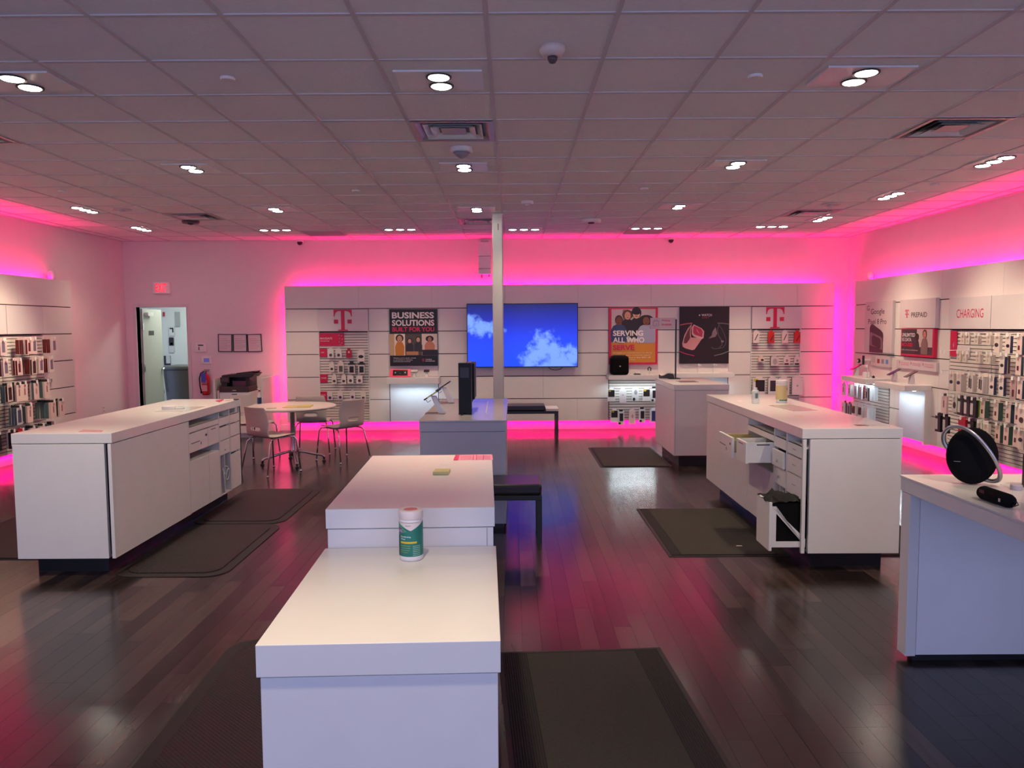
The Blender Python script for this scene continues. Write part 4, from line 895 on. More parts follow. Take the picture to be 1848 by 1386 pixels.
# ------------------------------------------------------------------ white column
t = thing('column', 'slim white square column from floor to ceiling in the middle', 'column', (-.173, 9.99, 0))
def chamfer(hw, c): return [(-hw, -hw + c), (-hw + c, -hw), (hw - c, -hw), (hw, -hw + c), (hw, hw - c), (hw - c, hw), (-hw + c, hw), (-hw, hw - c)]
part('shaft', MB().prism(chamfer(.068, .012), 0, CEIL - .004, 'z'), mat('column_paint', (.62, .60, .56), .45), t)
box('socket_slot', P(120, 105, 95), t, .002, .014, -.0705, -.068, CEIL - .21, CEIL - .13)
part('collar', MB().prism(chamfer(.085, .012), CEIL - .012, CEIL - .001, 'z'), M_wm, t)

# ------------------------------------------------------------------ service counters (drawer side along +x in local space; y runs from the big door end)
def counter(label, loc, rz, L, bigd, opened):
    t = thing('service_counter', label, 'counter', loc, rz)
    W = .69; hw = W / 2; TH = .07
    box('worktop', M_lamtop, t, -hw, hw, 0, L, 1 - TH, 1.0, .003)
    near, far = 0, L
    for y0, y1 in ((.0, .03), (L - .03, L)): box('end_panel', M_lam, t, -hw + .005, hw - .055, y0, y1, .125, 1 - TH - .004, .0015)
    box('back_panel', M_lam, t, -hw + .005, -hw + .025, .034, L - .034, .125, 1 - TH - .004, .0015)
    for y0, y1 in ((.001, .028), (L - .028, L - .001)): box('edge_post', M_lam, t, hw - .032, hw - .008, y0, y1, .125, 1 - TH - .004, .0015)
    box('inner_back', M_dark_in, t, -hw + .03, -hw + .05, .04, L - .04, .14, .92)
    box('base_deck', M_lam, t, -hw + .02, hw - .06, .03, L - .03, .125, .142)
    box('toe_kick', M_toe, t, -hw + .07, hw - .12, .12, L - .12, 0, .124)
    X1 = hw - .008; X0 = X1 - .02; zt = 1 - TH - .006
    box('door', M_lam, t, X0, X1, .03, bigd, .125, zt, .0015)
    u0, u1 = bigd + .02, bigd + .02 + .66; c0, c1 = u1 + .022, u1 + .022 + .245; d0, d1 = c1 + .03, L - .03
    for y in (bigd + .003, u1 + .003, c1 + .006): box('divider', M_lam, t, -hw + .05, X1, y, y + .016, .128, zt)
    box('end_stile', M_lam, t, X0, X1, L - .027, L - .002, .125, zt)
    # shelf floors behind the open slots
    for a, b in ((u0, u1), (c0, c1), (d0, d1)): box('slot_shelf', M_lam, t, -hw + .06, X1 - .002, a, b, .852, .868)
    box('slot_shelf', M_lam, t, -hw + .06, X1 - .01, u0, u1, .560, .574)
    box('drawer_front', M_lam, t, X0, X1, u0, u1, .822, .868, .001)
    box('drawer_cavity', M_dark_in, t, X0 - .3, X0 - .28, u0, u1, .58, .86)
    us = u0 + .405
    # cash drawer and small drawer
    oc, os_ = (.25, .215) if opened else (0, 0)
    cd = box('cash_drawer', M_lam, t, X0 + oc, X1 + oc, u0, us - .003, .648, .812, .0015)
    box('slot', M_black, cd, X1 + oc, X1 + oc + .0012, u0 + .035, u0 + .22, .722, .728); box('lock', M_chrome if opened else P(60, 30, 40), cd, X1 + oc, X1 + oc + .003, us - .06, us - .03, .75, .768); box('keyhole', M_black, cd, X1 + oc, X1 + oc + .0012, u0 + .24, u0 + .252, .69, .715)
    sd = box('small_drawer', M_lam, t, X0 + os_, X1 + os_, us + .002, u1, .648, .812, .0015)
    box('slot', M_black, sd, X1 + os_, X1 + os_ + .0012, us + .07, us + .18, .788, .794)
    if opened:
        box('drawer_tray', P(190, 180, 130), cd, X0, X0 + oc, us - .03, us - .01, .70, .79); box('drawer_tray', P(190, 180, 130), cd, X0, X0 + oc, u0 + .01, u0 + .03, .70, .79); box('tray_bottom', P(176, 166, 120), cd, X0, X0 + oc, u0 + .03, us - .03, .69, .70)
        box('tray_end', P(190, 180, 130), cd, X0 + oc - .02, X0 + oc, u0 + .03, us - .03, .70, .785)
        box('coin_tray', M_black, cd, X0 + .02, X0 + oc - .03, us - .009, us - .005, .665, .695)
        box('drawer_side', M_wm, sd, X0, X0 + os_, u1 - .014, u1 - .002, .655, .812); box('drawer_side', M_wm, sd, X0, X0 + os_, us + .002, us + .014, .655, .812); box('tray_bottom', M_wm, sd, X0, X0 + os_, us + .014, u1 - .014, .655, .665)
        box('slot', M_black, sd, X0 + .05, X0 + .15, u1 - .0018, u1 - .0008, .79, .798)
    else: pass
    box('door', M_lam, t, X0, X1, u0, us - .002, .13, .570, .0015); box('door', M_lam, t, X0, X1, us + .002, u1, .13, .570, .0015)
    # middle column
    pull = .02 if opened else 0
    box('drawer_front', M_lam, t, X0, X1, c0, c1, .792, .868, .001)
    a = box('drawer', M_lam, t, X0 + pull, X1 + pull, c0, c1, .652, .775, .0015); b = box('drawer', M_lam, t, X0, X1, c0, c1, .512, .645, .0015)
    box('side_gap_back', M_black, t, X0 - .02, X0 - .01, c0, c1, .76, .80)
    if opened: part('knob', MB().cyl((X1 + pull, (c0 + c1) / 2, .70), (X1 + pull + .012, (c0 + c1) / 2, .70), .009), M_chrome, a); part('knob', MB().cyl((X1, (c0 + c1) / 2, .575), (X1 + .012, (c0 + c1) / 2, .575), .009), M_chrome, b)
    else: part('keyhole', MB().cyl((X1, (c0 + c1) / 2, .551), (X1 + .002, (c0 + c1) / 2, .551), .007), M_black, b)
    for y in (c0 + .0, c0 + (c1 - c0) * .45): box('divider', M_lam, t, -hw + .06, X1 - .005, y, y + .012, .14, .508)
    box('lower_shelf', M_lam, t, -hw + .06, X1 - .004, c0, c1, .128, .142)
    # end column
    for z0, z1 in ((.787, .868), (.655, .775), (.500, .645)):
        q = box('drawer', M_lam, t, X0, X1, d0, d1, z0, z1, .0015)
        if opened: box('label_slot', P(120, 95, 110), q, X1, X1 + .001, (d0 + d1) / 2 - .035, (d0 + d1) / 2 + .035, (z0 + z1) / 2, (z0 + z1) / 2 + .003)
    ob = .215 if opened else 0
    bf = box('bin_front', M_lam, t, X0 + ob, X1 + ob, d0 - .0, d1 + (.0), .135, .478, .0015)
    if opened:
        ys = d1 - .012
        for yy in (d0 + .01, ys):
            fr = MB(); y0, y1 = yy - .0, yy + .008
            xo, xi = X0 + ob, X0 - .02
            fr.prism([(xo, .16), (xo, .45), (xo - .03, .45), (xo - .03, .20), (xo - .03, .16)], y0, y1)
            fr.prism([(xo - .03, .45), (xo - .0, .45), (xi, .22), (xi, .17), (xo - .03, .40)], y0 - .001, y1 + .001)
            fr.prism([(xo, .16), (xi, .16), (xi, .20), (xo, .20)], y0 - .0005, y1 + .0005)
            part('side_frame', fr, M_wm, bf)
        part('bin', MB().prism([(X0 + ob - .002, .18), (X0 - .06, .18), (X0 - .06, .47), (X0 + ob - .002, .47)], d0 + .02, ys - .004), M_blackm, bf)
        bag = MB(); rr = random.Random(3)
        def bagf(u, v):
            x = X0 - .06 + u * (ob + .085); y = d0 + .012 + v * (ys - d0 - .012); ed = 1 if (u in (0, 1) or v in (0, 1)) else 0
            return (x, y, .49 + .03 * math.sin(u * 11 + v * 5) * (1 - ed) + rr.uniform(-.008, .012) - ed * .012)
        part('bin_bag', bag.grid(bagf, 12, 9), mat('bin_bag_film', (.008, .008, .009), .55, spec=.3), bf, smooth=True)
    return t, (X0, X1, u0, u1, c0, c1, d0, d1)
lc, q = counter('left service counter with closed drawers and doors facing the aisle', (-3.09, 5.25, 0), 0, 2.53, 1.262, False)
coil = thing('cable_coil', 'white coiled cable hanging in the open niche of the left counter', 'cable', (-2.765, 7.36, .34))
part('coil', MB().tube([(0.012 * math.sin(a * 2), .045 * math.cos(a), .05 * math.sin(a)) for a in [i * 2 * PI / 20 for i in range(20)]], .006, 6, True).tube([(0.02 + .008 * math.sin(a), .04 * math.cos(a), -.03 + .055 * math.sin(a)) for a in [i * 2 * PI / 20 for i in range(20)]], .006, 6, True), M_white, coil, smooth=True)
part('cable_tail', MB().tube([(0, -.04, 0), (.01, -.07, -.02), (.01, -.06, -.08), (0, -.05, -.19)], .005, 6), M_white, coil, smooth=True)
rc, q = counter('right service counter with open cash drawer and pulled-out bin', (2.36, 7.97, 0), PI - R_(.4), 2.70, 1.41, True)

# stepped island counter in the foreground
ROT = R_(1.95)
t = thing('island_counter', 'white two level island counter in the foreground', 'counter', (-.735, 2.985, 0), ROT)
W = .664; LZ = .845
box('upper_worktop', M_lamtop, t, 0, W, 0, 1.27, .922, 1.0, .002); box('upper_body', M_lam, t, .006, W - .006, .004, 1.26, .125, .919, .0015)
box('body_joint', P(130, 132, 138), t, W - .032, W - .030, .0028, .0040, LZ, .918)
box('lower_worktop', M_lamtop, t, -.004, W + .004, -.93, -.001, LZ - .092, LZ, .002); box('lower_body', M_lam, t, .006, W - .004, -.925, .0, .125, LZ - .095, .0015)
box('toe_kick', M_toe, t, .07, W - .07, -.86, 1.18, 0, .124)

# display console with vertical black tower
def ctab(label, x0, x1, y0, y1, zt, joint=True):
    t = thing('display_table', label, 'display table', ((x0 + x1) / 2, y0, 0)); hw = (x1 - x0) / 2; L_ = y1 - y0
    return t, hw, L_
GREY = mat('lilac_grey_laminate', (.50, .49, .53), .4)
t, hw, L_ = ctab('grey topped display table behind the island with the black tower', -.785, -.048, 6.44, 8.40, .93)
box('tabletop', mat('display_top', (.60, .57, .56), .22, coat=.2), t, -hw, hw, 0, L_, .915, .93, .002); box('apron', GREY, t, -hw + .004, hw - .004, .004, L_ - .004, .835, .9135, .001)
box('body', GREY, t, -hw + .008, hw - .008, .008, L_ - .008, .045, .832, .001); box('plinth', M_toe, t, -hw + .03, hw - .03, .03, L_ - .03, 0, .045)
a = PZ(876, 751, .93); b = PZ(881, 722, .93)
wv = thing('glass_divider', 'thin clear strip standing in the grey display table', 'divider', ((a.x + b.x) / 2, (a.y + b.y) / 2, .93), math.atan2(b.y - a.y, b.x - a.x))
box('strip', mat('pale_strip', (.75, .72, .64), .3), wv, -.55, .55, -.005, .005, 0, .006)
p = PZ(838, 748, .93)
t = thing('black_tower', 'tall slim black display tower on the grey display table', 'display tower', (p.x, p.y, .93))
M_tower = mat('tower_black', (.006, .006, .008), .5, spec=.3); box('body', M_tower, t, -.05, .065, 0, .11, 0, .46, .002); box('body_rear', M_tower, t, .0, .085, .16, .52, .12, .45, .002); box('top_rail', P(60, 60, 110, .3), t, .02, .055, .02, .5, .452, .458); box('lower_shelf', M_blackm, t, -.01, .065, .11, .5, .10, .13)
box('small_print', P(46, 44, 56), t, -.035, .045, -.0015, 0, .33, .42)
part('cord', MB().tube([(.0, 0, .01), (-.01, -.05, .006), (-.02, -.09, .004)], .004, 6), M_black, t, smooth=True)
for px, py, lb, m_ in ((798, 746, 'phone with yellow trim on slanted stand, nearer on grey table', P(200, 190, 60)), (815, 727, 'black phone on slanted stand, farther on the grey table', M_blackg)):
    p = PZ(px, py, .93); t = thing('phone_on_stand', lb, 'phone display', (p.x, p.y, .93), 0)
    part('stand', MB().prism([(.03, 0), (-.03, 0), (-.10, .16), (-.055, .16)], -.03, .03), M_wm, t, .003)
    box('foot', P(150, 130, 130), t, -.15, .03, -.07, .05, 0, .007, .002)
    o = part('phone', MB().box(-.09, .09, -.045, .045, -.006, .006), M_blackg, t, .003, loc=(-.085, 0, .175)); o.rotation_euler = (0, R_(-33), 0)
    if m_ is not M_blackg: part('phone_edge', MB().box(-.05, .05, -.0462, -.045, -.004, .004), m_, o)
    part('cord', MB().tube([(-.15, 0, .13), (-.13, 0, .10), (-.10, 0, .12)], .003, 6), M_black, t, smooth=True)

# right-front display table
t = thing('display_table', 'white display table at right edge with round speaker on it', 'display table', (2.44, 2.4, 0), 0)
x0, x1 = -.455, .46; yN, yF = .15, 1.50
box('tabletop', M_lamtop, t, x0 - .006, x1, yN, yF + .004, .935, .945, .001); box('apron', M_lam, t, x0, x1 - .006, yN + .006, yF, .865, .9335, .0015)
for ya in (yF - .09,): box('leg_post', M_lam, t, x0 + .004, x0 + .055, ya, ya + .085, .03, .862, .0015)
for ya in (yF - .088,): box('end_panel', mat('pale_laminate', (.86, .85, .85), .42), t, x0 + .058, x1 - .01, ya, ya + .08, .036, .862, .0015)
box('plinth', M_toe, t, x0 + .05, x1 - .03, yF - .07, yF - .02, 0, .035); box('side_leg', M_lam, t, x1 - .09, x1 - .01, yN + .05, yF - .1, 0, .862, .0015)

# pick-up counter
t = thing('pickup_counter', 'white pickup counter with a black sign post on its top', 'counter', (2.30, 9.33, 0))
box('worktop', M_lamtop, t, -.335, .335, 0, 1.24, .93, 1.0, .003); box('body', M_lam, t, -.33, .33, .004, 1.236, .13, .927, .0015); box('toe_kick', M_toe, t, -.25, .27, .1, 1.15, 0, .129)
box('edge_joint', P(120, 95, 110), t, -.318, -.316, .002, .004, .14, .925)
p = PZ(1219, 683.5, 1.0)
t = thing('pickup_sign', 'black post on the pickup counter carrying a pale pickup in-store sign', 'sign', (p.x, p.y, 1.0))
box('foot', M_black, t, -.10, .05, -.09, .09, 0, .008, .002); box('post', M_black, t, -.010, .010, -.008, .008, .008, .80, .001)
pn = box('sign_panel', P(196, 172, 180), t, -.345, -.010, -.005, .005, .67, .82)
text(pn, 'Pickup', M_mag, -.19, -.08, .765, .797, -.0062, .02); text(pn, 'in-store', M_mag, -.19, -.065, .715, .747, -.0062, .02)
mb = MB()
for (a_, b_, c_, d_) in ((-.31, -.23, .71, .714), (-.31, -.306, .71, .775), (-.234, -.23, .71, .775), (-.31, -.23, .771, .775), (-.29, -.286, .775, .79), (-.254, -.25, .775, .79), (-.29, -.25, .788, .792), (-.275, -.262, .725, .73), (-.262, -.25, .735, .74)): mb.box(a_, b_, -.0065, -.0052, c_, d_)
part('printed_bag', mb, P(150, 80, 110), pn)
t = thing('tape_dispenser', 'black tape dispenser at the foot of the pickup sign', 'tape dispenser', (p.x - .125, p.y - .02, 1.009))
part('body', MB().prism([(-.10, 0), (-.10, .055), (-.075, .03), (-.03, .04), (.02, .065), (.08, .06), (.10, .03), (.10, 0)], -.025, .025), M_black, t, .004)
p = PZ(1240, 689, 1.0); t = thing('acrylic_tray', 'flat clear tray on the near end of the pickup counter', 'tray', (p.x, p.y, 1.0))
box('tray', M_glass, t, -.12, .12, -.13, .13, 0, .008, .003); box('insert', P(140, 110, 110), t, -.09, .09, -.09, .09, .008, .010)

# ------------------------------------------------------------------ benches
def bench(label, loc, L_, D=.42, zt=.47, white=False):
    t = thing('bench', label, 'bench', loc)
    cl = L_ - (.20 if white else 0)
    part('cushion', MB().box(0, cl, 0, D, zt - .085, zt), M_vinyl, t, .022)
    box('seat_frame', M_black, t, 0, L_, .0, D, zt - .125, zt - .086, .002)
    if white: box('side_table', M_lamtop, t, cl + .01, L_ + .003, .0, D, zt - .083, zt - .045, .002)
    for x in (.0, L_ - .038):
        for y in (.0, D - .038): box('leg', M_black, t, x, x + .038, y, y + .038, 0, zt - .126)
bench('short black bench beside the island counter', (-.62, 5.98, 0), .85, .42, .475)
bench('black bench with a small white side table near the back wall', (-.75, 11.80, 0), 1.46, .42, .50, True)

# ------------------------------------------------------------------ mats
def mat_obj(name, label, pts, m, zt, border=None, group=None):
    t = thing(name, label, 'floor mat', (pts[0][0], pts[0][1], 0), 0, group)
    q = [(a - pts[0][0], b - pts[0][1]) for a, b in pts]
    part('mat_body', MB().prism(q, 0.0005, zt, 'z'), m, t, .003)
    if border:
        cx = sum(a for a, b in q) / len(q); cy = sum(b for a, b in q) / len(q); mb = MB(); n = len(q)
        k = border; inner = [(a + (cx - a) * k[0], b + (cy - b) * k[1]) for a, b in q]
        part('mat_field', MB().prism(inner, zt, zt + .001, 'z'), k[2], t)
    return t
def rrect(x0, x1, y0, y1, r, n=6, corners=(1, 1, 1, 1)):
    out = []
    for (cx, cy, a0, on) in ((x1 - r, y0 + r, -PI / 2, corners[0]), (x1 - r, y1 - r, 0, corners[1]), (x0 + r, y1 - r, PI / 2, corners[2]), (x0 + r, y0 + r, PI, corners[3])):
        for i in range(n + 1): out.append((cx + r * math.cos(a0 + i * PI / 2 / n), cy + r * math.sin(a0 + i * PI / 2 / n)))
    return out
def rubber(label, x0, x1, y0, y1, rot=0):
    t = thing('rubber_mat', label, 'floor mat', (x0, y0, 0), rot)
    part('bevelled_edge', MB().prism(rrect(0, x1 - x0, 0, y1 - y0, .15), .0005, .006, 'z'), mat('black_rubber', (.015, .011, .011), .6), t, .002)
    part('tread', MB().prism(rrect(.07, x1 - x0 - .07, .07, y1 - y0 - .07, .11), .006, .014, 'z'), M_rubber, t, .004)
rubber('black rubber mat, nearer of the two beside the left counter', -2.80, -2.0, 5.22, 6.64)
rubber('black rubber mat, farther of the two beside the left counter', -2.84, -2.02, 6.66, 8.12)
rubber('black rubber mat in the foreground left of the island counter', -1.47, -.70, 2.30, 4.13, R_(2))
def carpet(label, x0, x1, y0, y1, rot=0, bw=.13):
    t = thing('carpet_mat', label, 'floor mat', (x0, y0, 0), rot); w, l = x1 - x0, y1 - y0
    box('rubber_backing', mat('black_rubber_edge', (.02, .015, .015), .6), t, 0, w, 0, l, .0005, .004); box('ribbed_border', M_ribx, t, .025, w - .025, .025, l - .025, .004, .0085); box('pile', M_carpet, t, bw, w - bw, bw * .3, l - bw * .3, .0085, .0105)
    o = t.children[0]
carpet('charcoal ribbed carpet mat in the foreground right of the island counter', .02, .885, 2.2, 3.95, R_(3.4), .15)
carpet('charcoal carpet mat before the right counter drawers', 1.16, 2.06, 5.62, 7.13, 0, .1)
carpet('dark carpet mat in front of the pickup counter', 1.07, 1.95, 9.30, 10.80, 0, .05)
carpet('dark carpet mat behind the left service counter', -4.55, -3.42, 5.65, 7.2, 0, .05)
carpet('dark carpet mat behind the right service counter', 2.60, 3.30, 5.60, 7.0, 0, .05)
t = thing('paper_scrap', 'tiny white scrap of paper on the mat before the drawers', 'paper', (*PZ(1334, 985, .011)[:2], .011)); box('scrap', P(235, 225, 220), t, -.022, .022, -.008, .008, 0, .001)

# ------------------------------------------------------------------ round table and chairs
TX, TY = -2.78, 9.72
t = thing('round_table', 'round pale meeting table on a polished four star foot', 'table', (TX, TY, 0))
part('tabletop', MB().lathe([(.02, .700), (.50, .700), (.535, .708), (.545, .722), (.54, .732), (.53, .735), (.002, .735)], 56), M_tabletop, t, smooth=False)
part('stem', MB().lathe([(.042, .10), (.034, .16), (.030, .25), (.030, .66), (.045, .69), (.09, .70)], 24), M_steel, t, smooth=True)
for i in range(4):
    a = R_(22 + i * 90); c, s = math.cos(a), math.sin(a)
    f_ = part('foot', MB().tube([(c * .02, s * .02, .16), (c * .14, s * .14, .135), (c * .26, s * .26, .10), (c * .345, s * .345, .082), (c * .375, s * .375, .065), (c * .38, s * .38, .03)], .019, 10, ry=.016), M_steel, t, smooth=True)
    part('glide', MB().cyl((c * .38, s * .38, .03), (c * .38, s * .38, .018), .012).cyl((c * .38, s * .38, .018), (c * .38, s * .38, 0), .022, .026), M_black, t)
for (px, py, lb, cat, w_, l_, m_, r_) in ((536, 734, 'yellow paper pad lying on the round table', 'notepad', .26, .12, P(214, 196, 110), .1), (490, 737, 'pale round coaster at the left of the round table', 'coaster', .1, .06, P(205, 190, 165), 0)):
    p = PZ(px, py, .735); o = thing('notepad' if cat == 'notepad' else 'coaster', lb, cat, (p.x, p.y, .735), r_)
    if cat == 'notepad': box('page', m_, o, -w_ * .6, w_ * .05, -l_, l_, 0, .006); part('lifted_page', MB().prism([(0, 0), (w_ * .7, 0), (w_ * .7, .014), (w_ * .1, .010)], -l_, l_), m_, o)
    else: part('disc', MB().lathe([(.06, 0), (.06, .006), (.002, .006)], 24), m_, o)

def chair(label, x, y, rz):
    """seat opens toward local +y, backrest at -y"""
    t = thing('cafe_chair', label, 'chair', (x, y, 0), rz, 'moulded chairs round the meeting table')
    sh = MB(); nu, nv = 10, 22
    def prof(v):       # side profile: front edge of seat -> rear -> up the back : (y, z, halfwidth)
        K = [(.215, .437, .185), (.20, .452, .205), (.10, .448, .218), (-.02, .438, .222), (-.11, .436, .215), (-.165, .452, .205), (-.195, .50, .20), (-.21, .56, .205), (-.22, .64, .215), (-.235, .72, .205), (-.255, .79, .19), (-.26, .80, .18)]
        q = v * (len(K) - 1); i = min(int(q), len(K) - 2); f = q - i
        return tuple(K[i][j] * (1 - f) + K[i + 1][j] * f for j in range(3))
    def pos(u, v):
        y_, z_, w_ = prof(v); s = (u - .5) * 2
        if v < .45: z_ += .012 * abs(s) ** 3 - .006 * (1 - s * s)
        else: y_ += .045 * s * s * min(1, (v - .45) * 4)
        return (s * w_, y_, z_)
    V = [[pos(i / nu, j / nv) for j in range(nv + 1)] for i in range(nu + 1)]
    idx = {}; mb = MB()
    for i in range(nu + 1):
        for j in range(nv + 1): idx[i, j] = len(mb.v); mb.v.append(V[i][j])
    for i in range(nu):
        for j in range(nv):
            if 3 <= i <= 6 and j == 13: continue        # hand hole low in the back
            mb.f.append((idx[i, j], idx[i + 1, j], idx[i + 1, j + 1], idx[i, j + 1]))
    o = part('shell', mb, M_chair, t, smooth=True); sd = o.modifiers.new('th', 'SOLIDIFY'); sd.thickness = .011; sd.offset = 0; ss = o.modifiers.new('ss', 'SUBSURF'); ss.levels = 1; ss.render_levels = 1
    for s in (-1, 1):
        part('leg', MB().tube([(s * .17, .12, .432), (s * .205, .185, .425), (s * .225, .205, .39), (s * .25, .235, .02)], .0095, 8).cyl((s * .25, .235, .02), (s * .251, .237, 0), .012, .013, 8), M_chrome, t, smooth=True)
        part('leg', MB().tube([(s * .17, .12, .432), (s * .17, -.05, .425), (s * .19, -.13, .415), (s * .21, -.165, .38), (s * .245, -.235, .02)], .0095, 8).cyl((s * .245, -.235, .02), (s * .246, -.237, 0), .012, .013, 8), M_chrome, t, smooth=True)
    part('cross_tube', MB().cyl((-.17, .12, .43), (.17, .12, .43), .009, n=8).cyl((-.17, -.05, .424), (.17, -.05, .424), .009, n=8), M_chrome, t, smooth=True)
chair('pale moulded chair on the left of the round table, seen from behind', -2.874, 9.094, R_(-35))
chair('pale moulded chair on the right of the round table, turned to the left', -2.19, 9.93, R_(52))
chair('pale moulded chair behind the round table, seen from behind', -2.73, 10.56, R_(4))
chair('pale moulded chair half hidden behind the left chair', -3.50, 10.35, R_(-115))

# ------------------------------------------------------------------ back left corner: doorway, printer stand, wall things
box_w = M_wall
fr = thing('door_1', '', ''); del fr['label']; del fr['category']; fr['kind'] = 'structure'
part('door_frame', MB().box(-6.27, -6.215, YB - .015, YB + .13, 0, 2.069).box(-5.385, -5.33, YB - .015, YB + .13, 0, 2.069).box(-6.27, -5.33, YB - .015, YB + .13, 2.07, 2.125), mat('frame_paint', (.68, .66, .66), .4), fr)
# room beyond
struct('wall_back_room', MB().box(-7.4, -7.3, YB + .12, 15.8, 0, 2.7).box(-7.4, -3.5, 15.0, 15.1, 0, 2.7).box(-3.6, -3.5, YB + .12, 15.1, 0, 2.7), mat('back_room_paint', (.60, .64, .58), .7))
struct('floor_back_room', MB().box(-7.4, -3.5, YB + .12, 15.1, -.05, 0), mat('grey_vinyl', (.25, .24, .22), .5)); struct('ceiling_back_room', MB().box(-7.4, -3.5, YB + .12, 15.1, 2.7, 2.75), M_wall)
area('back_room_lamp', (-5.4, 13.95, 2.66), 1.2, .5, 17, (.93, 1.0, .86))
# open leaf
hx_, hy_ = -6.19, YB + .145
dl = thing('open_door', 'grey door leaf standing open into the back room', 'door', (hx_, hy_, 0), R_(94.5))
box('leaf', M_doorp, dl, 0, .86, 0, .045, .01, 2.05, .002)
lv = part('lever_handle', MB().cyl((.79, -.05, 1.0), (.79, 0, 1.0), .022).tube([(.79, -.05, 1.0), (.77, -.055, 1.0), (.68, -.055, .995)], .010, 8), M_chrome, dl, smooth=True)
box('door_plate', P(60, 56, 52), dl, .25, .48, -.003, 0, 1.60, 1.68)
for z in (.35, 1.05, 1.75): box('hinge', M_chrome, dl, -.02, .03, -.012, .0, z - .06, z + .06)
part('door_closer', MB().box(.1, .34, -.06, 0, 1.93, 1.99), M_wm, dl)
def backroom_sign(px0, py0, px1, py1, m, label, cat, extra=None, Y=14.99, name='notice'):
    a = PY(px0, py0, Y); b = PY(px1, py1, Y); t = thing(name, label, cat, ((a.x + b.x) / 2, Y, b.z)); w = (b.x - a.x) / 2; h = a.z - b.z
    box('sheet', m, t, -w, w, -.012, 0, 0, h)
    if extra:
        for (u0, u1, v0, v1, mm) in extra: box('print', mm, t, -w + 2 * w * u0, -w + 2 * w * u1, -.0135, -.012, h * v0, h * v1)
    return t
backroom_sign(305, 589, 315.5, 606, P(200, 204, 196), 'white notice on the back room wall, upper of two', 'notice', [(.15, .85, .7, .85, PB), (.6, .85, .35, .7, PB)])
backroom_sign(305, 609, 315, 636, P(190, 190, 184), 'black and white flyer on the back room wall', 'notice', [(0, 1, .45, 1, PB), (.25, .8, .5, .65, WH)])
backroom_sign(296, 642, 308, 659, M_black, 'black card holder beside the back room door lever', 'card holder', [(.35, 1, .2, 1, P(190, 192, 186))])
backroom_sign(294, 563, 297.5, 571, M_red, 'small red alarm box on the back room wall', 'alarm', None); 
backroom_sign(316, 563, 325, 589, P(150, 156, 146), 'pale grey wall box high in the back room', 'wall box', None)
p = PY(330, 700, 14.2); t = thing('waste_tote', 'grey green wheeled bin standing in the back room', 'bin', (-6.10, 14.4, 0)); t.scale = (1, 1, 1.2)
part('body', MB().add([(-.22, -.25, .05), (.22, -.25, .05), (.22, .25, .05), (-.22, .25, .05), (-.28, -.30, .80), (.28, -.30, .80), (.28, .30, .80), (-.28, .30, .80)], [(3, 2, 1, 0), (0, 1, 5, 4), (1, 2, 6, 5), (2, 3, 7, 6), (3, 0, 4, 7), (4, 5, 6, 7)]), M_bin, t, .01)
part('lid', MB().box(-.30, .30, -.34, .32, .80, .86), M_bin, t, .02); part('wheel', MB().cyl((-.25, .2, .06), (-.2, .2, .06), .06), M_black, t); part('wheel', MB().cyl((.2, .2, .06), (.25, .2, .06), .06), M_black, t)
part('handle_bar', MB().tube([(-.26, -.34, .78), (-.27, -.37, .70), (-.25, -.35, .45)], .012, 8), M_bin, t, smooth=True)
# exit sign
a = PY(275, 509, YB - .05); b = PY(307, 530, YB - .05); t = thing('exit_sign', 'white exit sign with glowing red letters above the doorway', 'sign', ((a.x + b.x) / 2, YB, b.z)); w, h = (b.x - a.x) / 2, a.z - b.z
box('housing', M_white, t, -w, w, -.055, -.001, 0, h, .004); text(t, 'EXIT', M_exit, -w * .66, w * .66, h * .15, h * .88, -.0565, .01)
l = bpy.data.lights.new('exit_glow', 'POINT'); l.energy = .08; l.color = (1, .05, .1); l.shadow_soft_size = .05; o = bpy.data.objects.new('exit_glow', l); COL.objects.link(o); o.location = (t.location.x, YB - .12, b.z + h / 2)
def wallbox(px0, py0, px1, py1, d, label, name, cat, m=M_white):
    a = PY(px0, py0, YB - d); b = PY(px1, py1, YB - d); t = thing(name, label, cat, ((a.x + b.x) / 2, YB, b.z)); w, h = (b.x - a.x) / 2, a.z - b.z
    box('housing', m, t, -w, w, -d, -.001, 0, h, .004); return t, w, h
t, w, h = wallbox(352, 620, 371, 635, .04, 'white alarm keypad on the wall right of the doorway', 'alarm_keypad', 'keypad'); box('display', P(60, 24, 44), t, -w * .45, w * .6, -.042, -.04, h * .72, h * .86); box('buttons', P(150, 90, 110), t, -w * .4, -w * .15, -.042, -.04, h * .2, h * .6)
t, w, h = wallbox(363.5, 644, 381.5, 656.5, .03, 'white thermostat with blue display below the keypad', 'thermostat', 'thermostat'); box('display', mat('blue_lcd', (.03, .03, .10), .3, emit=(.10, .10, .35), es=.35), t, -w * .55, w * .55, -.032, -.03, h * .25, h * .8)
